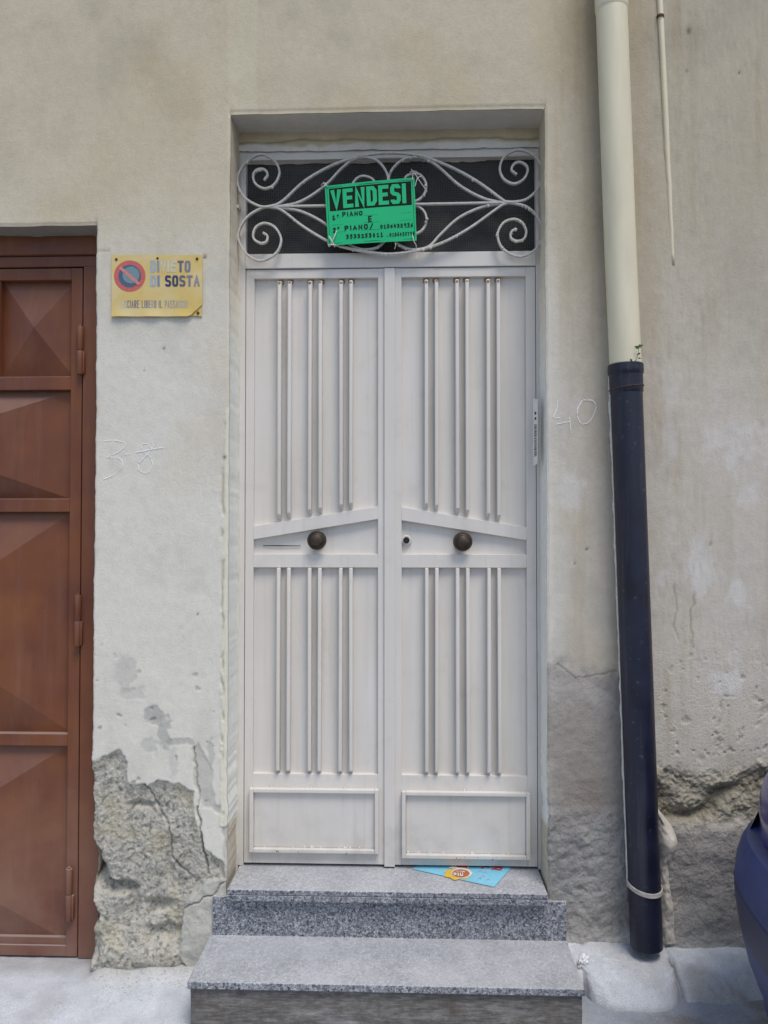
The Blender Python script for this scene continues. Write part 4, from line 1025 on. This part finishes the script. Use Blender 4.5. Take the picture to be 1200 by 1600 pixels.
# ============================================================ GRANITE STEPS
st = empty('entrance_steps', (X(610, -.3), -.15, 0), 'two grey speckled granite steps in front of the white door', 'steps')
sx0, sx1 = X(357, -.046), X(853.5, -.046)
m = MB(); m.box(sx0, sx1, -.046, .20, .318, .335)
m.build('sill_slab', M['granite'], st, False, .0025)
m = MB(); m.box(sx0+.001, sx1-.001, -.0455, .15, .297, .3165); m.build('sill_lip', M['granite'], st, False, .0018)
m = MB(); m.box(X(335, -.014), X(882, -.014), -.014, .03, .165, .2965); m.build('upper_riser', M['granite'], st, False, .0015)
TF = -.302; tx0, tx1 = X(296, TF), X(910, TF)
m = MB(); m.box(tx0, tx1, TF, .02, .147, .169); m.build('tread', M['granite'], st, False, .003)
m = MB(); nx_, nz_ = 90, 16
vs = [(tx0+.008+(tx1-tx0-.014)*i/nx_, TF+.014+.006*float(fbm(np.array([i*.02]), np.array([j*.2]), 6, 4, 191)[0]), -.05+.1965*j/nz_) for j in range(nz_+1) for i in range(nx_+1)]
m.add(vs, [(j*(nx_+1)+i, j*(nx_+1)+i+1, (j+1)*(nx_+1)+i+1, (j+1)*(nx_+1)+i) for j in range(nz_) for i in range(nx_)])
for xx in (tx0+.008, tx1-.006):
    m.add([(xx, TF+.014, -.05), (xx, TF+.014, .1465), (xx, .02, .1465), (xx, .02, -.05)], [(0, 1, 2, 3)])
m.build('lower_riser', M['riser'], st, True, weld=False)

# ============================================================ GROUND
def gz(x, y):
    return .018+.050*sstep(.2, .6, x)-.012*sstep(-.05, -.6, y)+.004*fbm(x, y, 3, 4, 201)+.012*sstep(-1.15, -.62, x)*sstep(-.75, -.62, x)*0
def dense(a, b, lo, hi, step, far): return np.array(sorted(set(np.round(lines(lo, a, far)+lines(a, b, step)+lines(b, hi, far), 5))))
gxs = dense(-1.6, 1.7, -60, 60, .012, 2.5); gys = dense(-.8, .14, -60, .14, .010, 2.5)
def gcol(U, Vv):
    n = fbm(U, Vv, 5, 5, 203)
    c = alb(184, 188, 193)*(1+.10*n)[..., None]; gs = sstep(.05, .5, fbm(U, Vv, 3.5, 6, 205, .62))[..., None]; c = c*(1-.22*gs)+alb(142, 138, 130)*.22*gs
    rt = sstep(.35, .55, U+.15*n)[..., None]
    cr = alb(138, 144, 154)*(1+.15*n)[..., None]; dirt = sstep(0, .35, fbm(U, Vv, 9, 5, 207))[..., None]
    cr = cr*(1-.5*dirt)+alb(118, 110, 92)*.5*dirt
    c = c*(1-rt)+cr*rt
    far = sstep(.6, 1.6, np.abs(U+.1)*.0-Vv)[..., None]
    c = c*(1-far)+np.array((.2, .2, .2))*(1+.1*n)[..., None]*far
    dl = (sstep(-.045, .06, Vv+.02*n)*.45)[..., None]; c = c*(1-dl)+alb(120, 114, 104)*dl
    foot = (sstep(-.10, -.005, Vv)*sstep(-1.16, -1.06, U)*sstep(-.5, -.6, U)*sstep(-.5, .3, n+.3))[..., None]
    c = c*(1-.45*foot)+alb(160, 154, 138)*.45*foot
    return np.clip(c, .03, .8)
def gfn(U, Vv):
    z = gz(U, Vv)
    # mortar ramp dying into the step on the left
    ramp_ = sstep(-1.0, -.72, U)*sstep(-.60, -.66, U)*sstep(-.35, -.02, Vv)
    z = z+.02*ramp_+.0015*fbm(U, Vv, 40, 4, 209)
    foot = sstep(-.07, .0, Vv)*sstep(-1.12, -1.05, U)*sstep(-.55, -.62, U)
    z = z+foot*(.022+.016*fbm(U, Vv, 14, 4, 213))
    return np.stack([U, Vv, z], -1)
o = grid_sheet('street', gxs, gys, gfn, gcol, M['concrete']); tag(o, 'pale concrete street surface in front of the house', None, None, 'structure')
# concrete footing right of the steps
def ledge_joint(U, Vv): return np.exp(-((U-(.835+.018*fbm(U*0, Vv*.3, 9, 3, 220)))/.007)**2)
def ledge(U, Vv):                             # U along the wall, Vv 0 at wall .. 1 over the front edge
    n = fbm(U, Vv*.3, 5, 4, 221); jo = ledge_joint(U, Vv)
    blk = np.clip(1-np.abs((U-.69)/.145)**3.2, 0, 1)**.5          # the rounded block beside the step
    f = np.where(U < .84, .150+.100*blk, .215+.03*n)+.012*fbm(U, U*0, 14, 3, 224)
    t = np.clip(Vv, 0, 1); e = .86
    y = -f*(1-(1-t)**1.05)
    top = .160-.040*t+.006*fbm(U, Vv*.25, 8, 4, 223)+.0035*fbm(U, Vv*.25, 30, 4, 225, .6)-.012*sstep(.84, .86, U)*t
    z = top-np.where(U < .84, .065*t**5+.03*t**14, .075*t**2.2)
    z = z-.022*jo*sstep(.1, .4, t)-.02*sstep(.95, 1.15, U)*t+.003*fbm(U, Vv*.25, 70, 3, 226, .65)
    return np.stack([U, y+.004, z], -1)
def ledge_col(U, Vv):
    n = fbm(U, Vv*.3, 9, 5, 227); jo = ledge_joint(U, Vv)*sstep(.1, .4, Vv)
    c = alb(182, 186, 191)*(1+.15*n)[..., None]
    st_ = (sstep(.0, .4, fbm(U, Vv*.4, 6, 5, 229)))[..., None]; c = c*(1-.28*st_)+alb(140, 133, 122)*.28*st_
    rt = (sstep(.84, .9, U)*sstep(.35, .8, Vv+.5*n))[..., None]; c = c*(1-.5*rt)+alb(112, 105, 92)*.5*rt
    lo_ = sstep(.9, 1.0, Vv+.1*n)[..., None]; c = c*(1-.5*lo_)+alb(112, 106, 95)*.5*lo_
    return np.clip(c*(1-.55*jo[..., None]), .04, .8)
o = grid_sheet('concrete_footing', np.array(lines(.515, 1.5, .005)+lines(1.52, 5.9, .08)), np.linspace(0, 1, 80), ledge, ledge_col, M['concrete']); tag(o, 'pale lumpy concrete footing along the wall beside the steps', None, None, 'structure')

# ============================================================ DOWNPIPE
dp = empty('downpipe', P(1009, 1480, -.06), 'downpipe cream above and dark blue black below beside the door', 'pipe')
Yp = -.062
pp = lambda py, w=0: P(pipe_c(py)+w, py, Yp)
rad = .0515
m = MB(); pl = [pp(-520), pp(-200), pp(0), pp(200), pp(400), pp(572)]; m.tube(pl, rad, 40); m.build('upper_pipe', M['cream_pvc'], dp, 'auto')
m = MB(); m.tube([pp(-60), pp(12), pp(16), pp(20)], [rad+.003, rad+.003, rad+.0022, rad-.002], 40); m.build('coupling', M['cream_pvc'], dp, 'auto')
m = MB(); pys = [616, 800, 1000, 1200, 1300, 1385]
m.tube([pp(612), pp(614)]+[pp(a) for a in pys]+[pp(1430), pp(1470), pp(1478), pp(1479)], [rad-.001, rad]+[rad]*len(pys)+[rad, rad, rad, rad-.002], 40); m.build('lower_pipe', M['black_pvc'], dp, 'auto')
m = MB(); m.tube([pp(569), pp(569.5), pp(571), pp(578), pp(584), pp(586), pp(588), pp(606), pp(613), pp(616)], [rad-.004, rad+.003, rad+.006, rad+.0065, rad+.006, rad+.0035, rad+.003, rad+.003, rad+.0025, rad-.001], 40); m.build('collar', M['black_pvc'], dp, 'auto')
def hoop(py_l, py_r, r_, th, a0=-200, a1=20, n=26):
    pts = []
    c = pp((py_l+py_r)/2)
    for k in range(n):
        a = R(a0+(a1-a0)*k/(n-1)); t = (math.cos(a)+1)/2
        z = P(1000, py_l*(1-t)+py_r*t, Yp).z
        pts.append((c.x+r_*math.cos(a), c.y+r_*math.sin(a), z))
    return pts
m = MB(); m.tube(hoop(610, 603, rad+.0045, 0)+[], .0014, 6); m.build('binding_wire', M['rust'], dp, True)
m = MB(); hp = hoop(1379, 1386, rad+.002, 0, -200, 20, 30)
vs = []
for p in hp:
    d = Vector((p[0]-pp(1382).x, p[1]-pp(1382).y, 0)).normalized(); sag = -.012*abs(d.y) if d.y < 0 else 0
    for (dr, dz) in ((0, -.008), (.003, -.007), (.003, .006), (0, .007)): vs.append((p[0]+d.x*dr, p[1]+d.y*dr, p[2]+dz+sag))
m.add(vs, [(i*4+k, (i+1)*4+k, (i+1)*4+(k+1) % 4, i*4+(k+1) % 4) for i in range(len(hp)-1) for k in range(4)]); m.build('strap', M['mortar_grey'], dp, False)

# thin conduit right of the downpipe
cd = empty('wall_conduit', P(1052, 415, 0), 'thin cream conduit running down the wall right of the downpipe', 'conduit')
m = MB(); pts, rr = [], []
for k in range(40):
    t = k/39; py = -300+715*t; px = 1031+20.5*(py/415 if py > 0 else py/415)
    dep = -.005 if py < 60 else -.005+.0085*((py-60)/355)
    pts.append(P(px+(rnd.uniform(-.5, .5) if py > 200 else 0), py, dep)); rr.append((.0098 if py < 200 else .0098-.0035*(py-200)/215+rnd.uniform(-.0012, .0012)))
m.tube(pts, rr, 14); m.build('tube', M['cream_pvc'], cd, True)
m = MB(); a = P(1031.8, 26, -.006); m.tube([(a.x, a.y, a.z-.004), (a.x, a.y, a.z+.004)], .0128, 14); m.build('clip', M['rust'], cd, 'auto')
# weed growing from the pipe joint
wd = empty('weed_sprout', P(990, 570, -.1), 'tiny green weed sprouting from the top of the black pipe', 'plant')
m = MB(); m.tube(smooth_path([P(988, 570, -.112), P(994, 562, -.116), P(997, 552, -.118), P(998, 541, -.118)], 4), .0008, 5); m.tube(smooth_path([P(994, 562, -.116), P(990, 566, -.12), P(986, 562, -.12)], 4), .0007, 5); m.build('stem', M['leaf'], wd, True)
for (a, b, an, s_) in ((1000, 541, .3, 1.2), (995, 543, 2.8, 1.0), (998, 553, .6, .7), (986, 563, 2.2, .7), (999, 560, -.2, .6)):
    c = P(a, b, -.12); d = Vector((math.cos(an), -.3, math.sin(an))).normalized(); l = .017*s_; n_ = Vector((-d.z, .2, d.x))
    m = MB(); m.add([c-d*l*.6, c+n_*l*.32+Vector((0, -.002, 0)), c+d*l*.6, c-n_*l*.32+Vector((0, -.002, 0))], [(0, 1, 2, 3)]); m.build('leaf', M['leaf'], wd)

# ============================================================ FLYER, LITTER
def on_sill(px, py, zz=.3362):
    d = _f+_r*((px-600)/F_PX)+_u*((800-py)/F_PX); t = (zz-CAMZ)/d.z
    return Vector((d.x*t, -CAMD+d.y*t, zz))
fl = empty('flyer', on_sill(730, 1365), 'light blue printed flyer lying on the sill half under the door', 'flyer')
A_, B_, C2 = on_sill(645, 1358.5), on_sill(772, 1386.5), on_sill(803, 1352)
ex, ey = (B_-A_), (C2-B_)
def fl_map(u, v, h=0):                        # u 0..1 along the near edge, v 0..1 to the back right
    p = A_+ex*u+ey*v; lift = .0012+.004*max(0, u-.6)*v+h
    return (p.x, p.y, p.z+lift)
v_max = lambda u: 1.0
m = MB(); nu, nv = 14, 10
poly = lambda u, v: v <= min(1.0, .28+u*1.2)
vs = [fl_map(i/nu, min(1.0, .25+1.1*i/nu)*j/nv) for j in range(nv+1) for i in range(nu+1)]
m.add(vs, [(j*(nu+1)+i, j*(nu+1)+i+1, (j+1)*(nu+1)+i+1, (j+1)*(nu+1)+i) for j in range(nv) for i in range(nu)])
M['flyer'] = simple('light_blue_paper', (.22, .56, .72), .35, var=.10, scale=14)
m.build('sheet', M['flyer'], fl, True)
z4 = lambda a, b, h=.0: on_sill(620+a/5.714, 1330+b/5.714, .3362+.0022+h)
m = MB()
def decal(pts, col, h):
    m.add([z4(a, b, h) for a, b in pts], [tuple(range(len(pts)))], col)
def ell(cx, cy, rx, ry, n=24, ph=0, wob=0, k=6):
    return [(cx+rx*(1+wob*math.cos(k*t+ph))*math.cos(t), cy+ry*(1+wob*math.cos(k*t+ph))*math.sin(t)) for t in [2*math.pi*i/n for i in range(n)]]
decal(ell(545, 200, 120, 52, 48, 0, .12, 7), (.70, .46, .05), 0)
decal(ell(580, 196, 92, 42, 32), (.72, .70, .62), .0004)
decal(ell(572, 198, 78, 36, 32), (.42, .13, .06), .0008)
decal([(455, 150), (500, 128), (640, 132), (640, 152), (560, 160)], (.72, .72, .72), .0012)
decal([(520, 124), (635, 126), (630, 150), (540, 142)], (.55, .03, .03), .0016)
m.build('logo', M['print'], fl, color=True)
m = MB()
tm = lambda u, v, h=0: z4(u, -v, .0030+h)
text(m, 'PIU', 505, -222, 30, 28, 8, 10, tm, [(.75, .74, .7)]*3); stroke(m, [(588, -186), (600, -180)], 6, tm, (.75, .74, .7))
m.build('lettering', M['print'], fl, color=True); m = MB(); text(m, 'CON', 535, -188, 14, 20, 4, 6, tm, [(.7, .55, .4)]*3)
m.build('lettering', M['print'], fl, color=True); m = MB()
tm2 = lambda u, v, h=0: z4(u, -v, .0014+h)
for (pl) in ([(760, -150), (800, -132), (820, -140)], [(850, -160), (905, -140), (940, -150), (930, -165), (880, -160)], [(470, -126), (500, -122)]):
    stroke(m, pl, 10, tm2, (.5, .02, .03))
m.build('lettering', M['print'], fl, color=True); m = MB()
for (a, b) in ((720, 190), (745, 235), (765, 200), (715, 255), (790, 265)):
    stroke(m, [(a, -b), (a+22, -b+22), (a+38, -b+12)], 4, tm2, (.45, .38, .55))
m.build('scribble_print', M['print'], fl, color=True)
# crumpled paper beside the tread
cp = bpy.data.meshes.new('crumpled_paper'); bm = bmesh.new(); bmesh.ops.create_icosphere(bm, subdivisions=3, radius=1)
for v in bm.verts:
    k = .75+.5*rnd.random(); v.co = Vector((v.co.x*.016*k, v.co.y*.012*k, v.co.z*.026*k))
bm.to_mesh(cp); bm.free()
o = link('crumpled_paper', cp, M['paper']); q_ = P(908, 1497, -.07); o.location = (q_.x+.004, -.09, .142); o.rotation_euler = (.2, .35, .4); tag(o, 'small crumpled white paper scrap on concrete beside the granite tread', 'litter')

# ============================================================ PARKED CAR at the right edge
def mk_carpaint(name, col, rough, coat):
    m, nt, b = new_mat(name, rough, 0, .5); p = geo_pos(nt)
    c = mix(nt, 1.0, tuple(col), ramp(nt, noise(nt, p, 30, 5), [(.3, .88), (.75, 1.15)]), 'MULTIPLY')
    c = mix(nt, ramp(nt, noise(nt, p, 160, 3), [(.68, 0.0), (.78, .3)]), c, (.3, .3, .34))
    nt.links.new(c, b.inputs['Base Color']); b.inputs['Coat Weight'].default_value = coat; b.inputs['Coat Roughness'].default_value = .12
    return m
M['car'] = mk_carpaint('blue_car_paint', (.013, .014, .20), .32, .7)
M['bumper'] = mk_carpaint('blue_grey_bumper', (.023, .042, .150), .5, 0)
M['strip'] = simple('dark_blue_grey_strip', (.018, .024, .07), .5)
M['glass'] = simple('dark_glass', (.02, .022, .025), .08, 0, .5, .05)
M['lens'] = simple('grey_headlamp', (.32, .31, .30), .18, 0, .5, .1)
M['tyre'] = simple('tyre_rubber', (.02, .02, .02), .85, var=.2)
M['rim'] = simple('wheel_rim', (.4, .4, .42), .35, .8, var=.1)
M['bright'] = simple('bright_blue_reflector', (.02, .16, .5), .15, 0, .5, .05)
YC, HWID, CL = -1.02, .80, 3.7
car = empty('parked_car', (1.0+CL/2, YC, .05), 'dark blue parked car with its bumper corner poking in from the right', 'car')
def plan_front(t, depth, n=3.2):              # t -1..1 across: how far back the nose lies
    return depth*(1-(max(0, 1-abs(t)**n))**(1/n))
# nose position found so that the bumper corner stands where the photograph has it
def min_ratio(x0, depth, hw):
    return min((x0+plan_front(t/40, depth))/(YC+hw*t/40+CAMD) for t in range(-40, 41))
def ray(px, py):
    d = _f+_r*((px-600)/F_PX)+_u*((800-py)/F_PX); return d.x/d.y, d.z/d.y
def solve(px, depth, hw, py=1350):
    lo, hi = .2, 2.5; tgt = ray(px, py)[0]
    for _ in range(40):
        mid = (lo+hi)/2
        if min_ratio(mid, depth, hw) < tgt: lo = mid
        else: hi = mid
    return lo
def zpx(px, py, D=2.42): return CAMZ+ray(px, py)[1]*D
def nose_rows(rows, depth, hw, back):         # rows: (px of the silhouette, py) from top to bottom -> lofted wrap-round shell
    vs, fs = [], []; nt_ = 48
    for (px, py) in rows:
        x0 = solve(px, depth, hw, py); z = zpx(px, py)
        for k in range(nt_+1):
            t = math.sin((k/nt_*2-1)*math.pi/2); vs.append((min(x0+plan_front(t, depth), back+.0*k), YC+hw*t, z))
    for i in range(len(rows)-1):
        for k in range(nt_): a = i*(nt_+1)+k; fs.append((a, a+1, a+nt_+2, a+nt_+1))
    return vs, fs
m = MB(); vs, fs = nose_rows([(1225, 1281), (1190, 1284), (1176, 1287), (1166, 1289), (1157, 1302), (1150, 1322), (1147, 1345), (1148.5, 1370), (1152, 1400), (1158, 1430), (1166, 1462), (1177, 1490), (1188, 1515), (1194, 1545), (1206, 1565), (1240, 1570)], .42, .79, 9)
m.add(vs, fs); bp = m.build('bumper', M['bumper'], car, 'auto')
m = MB(); vs, fs = nose_rows([(1146.5, 1350), (1147.2, 1372), (1151.8, 1402), (1154.5, 1416)], .42, .792, 9)
m.add(vs, fs); m.build('bump_strip', M['strip'], bp, True)
m = MB(); vs, fs = nose_rows([(1260, 1190), (1226, 1192), (1206, 1195), (1193, 1210), (1186.5, 1232), (1184.5, 1250), (1186.5, 1262), (1187, 1272), (1186, 1284), (1183, 1302), (1178, 1325), (1175, 1352), (1177, 1385)], .42, .775, 9)
m.add(vs, fs); m.build('front_panel', M['car'], car, True)
x_n = solve(1186, .42, .775)
for s_ in (-1, 1):
    m = MB(); vs, fs = [], []; rows = [(1185.5, 1258), (1179, 1271), (1172, 1285), (1168, 1300), (1168, 1325)]
    for (px, py) in rows:
        x0 = solve(px, .42, .782, py); z = zpx(px, py)
        for k in range(13):
            t = s_*(.78+.21*k/12); vs.append((x0+plan_front(t, .42), YC+.782*t, z))
    for i in range(4):
        for k in range(12): a = i*13+k; fs.append((a, a+1, a+14, a+13))
    m.add(vs, fs); m.build('headlight', M['lens'], car, True)
# body sides, bonnet, cabin
def loft(stations, name, mat, n=28):
    m = MB(); vs, fs = [], []
    for (x, hw, zb, zt, e) in stations:
        for k in range(n):
            a = 2*math.pi*k/n; c_, s_ = math.cos(a), math.sin(a)
            vs.append((x, YC+hw*math.copysign(abs(c_)**e, c_), (zb+zt)/2+(zt-zb)/2*math.copysign(abs(s_)**e, s_)))
    for i in range(len(stations)-1):
        for k in range(n): k2 = (k+1) % n; fs.append((i*n+k, i*n+k2, (i+1)*n+k2, (i+1)*n+k))
    fs += [tuple(range(n)), tuple(range(len(stations)*n-1, (len(stations)-1)*n-1, -1))]
    m.add(vs, fs); return m.build(name, mat, car, 'auto')
xb = x_n+.43
loft([(xb-.12, .70, .22, .80, .35), (xb, .765, .22, .83, .3), (xb+.4, .80, .22, .89, .3), (xb+1.0, .81, .20, .93, .3), (xb+2.2, .81, .20, .93, .3), (xb+2.9, .79, .22, .92, .3), (xb+3.2, .72, .28, .86, .35)], 'body', M['car'])
loft([(xb+.55, .68, .86, .93, .5), (xb+1.0, .70, .88, 1.36, .42), (xb+1.3, .70, .88, 1.42, .4), (xb+2.3, .70, .88, 1.42, .4), (xb+2.9, .68, .88, 1.30, .45), (xb+3.1, .66, .88, .95, .5)], 'cabin', M['glass'])
loft([(xb+1.02, .60, 1.375, 1.40, .4), (xb+1.3, .64, 1.40, 1.455, .4), (xb+2.3, .64, 1.40, 1.455, .4), (xb+2.88, .58, 1.31, 1.345, .4)], 'roof', M['car'])
for wx in (xb+.28, xb+2.62):
    for s_ in (-1, 1):
        m = MB(); c = (wx, YC+s_*.70, .33)
        th = [(.0, -.09), (.24, -.09), (.30, -.075), (.31, 0), (.30, .075), (.24, .09), (.19, .09)]
        m.lathe(c, th, 30); w_ = m.build('wheel', M['tyre'], car, 'auto')
        m = MB(); sg = 1 if s_ < 0 else -1
        m.lathe((c[0], c[1], c[2]), [(.185, sg*.085), (.17, sg*.094), (.10, sg*.085), (.04, sg*.1), (.005, sg*.1)], 30); m.build('rim', M['rim'], w_, 'auto')
m = MB(); vs, fs = [], []
for (px, py, d) in ((1188, 1489, 0), (1196, 1508, .02), (1203, 1528, .04)):
    x0 = solve(px, .42, .796, py); z = zpx(px, py)
    for k in range(5):
        t = .45+.33*k/4; vs.append((x0+plan_front(t, .42)-.004, YC+.797*t, z))
for i in range(2):
    for k in range(4): a = i*5+k; fs.append((a, a+1, a+6, a+5))
m.add(vs, fs); m.build('reflector', M['bright'], bp, True)

# loose grit and crumbs of plaster at the foot of the wall
m = MB()
for k in range(520):
    if k % 2: x_, y_ = rnd.uniform(-1.06, -.68), -abs(rnd.gauss(.03, .05))-.01
    else: x_, y_ = rnd.uniform(.5, 1.35), -abs(rnd.gauss(.24, .08))-.04
    z_ = float(gfn(np.array([x_]), np.array([y_]))[0, 2]); r_ = rnd.uniform(.001, .0042)
    vs = [(x_+r_*rnd.uniform(.6, 1.3)*a, y_+r_*rnd.uniform(.6, 1.3)*b, z_+r_*.6*rnd.uniform(.6, 1.2)*c) for a, b, c in ((1, 0, 0), (-1, 0, 0), (0, 1, 0), (0, -1, 0), (0, 0, 1), (0, 0, -1))]
    m.add(vs, [(0, 2, 4), (2, 1, 4), (1, 3, 4), (3, 0, 4), (2, 0, 5), (1, 2, 5), (3, 1, 5), (0, 3, 5)])
o = m.build('plaster_crumbs', M['mortar_grey']); tag(o, 'loose crumbs of fallen plaster along the foot of the wall', None, None, 'stuff')
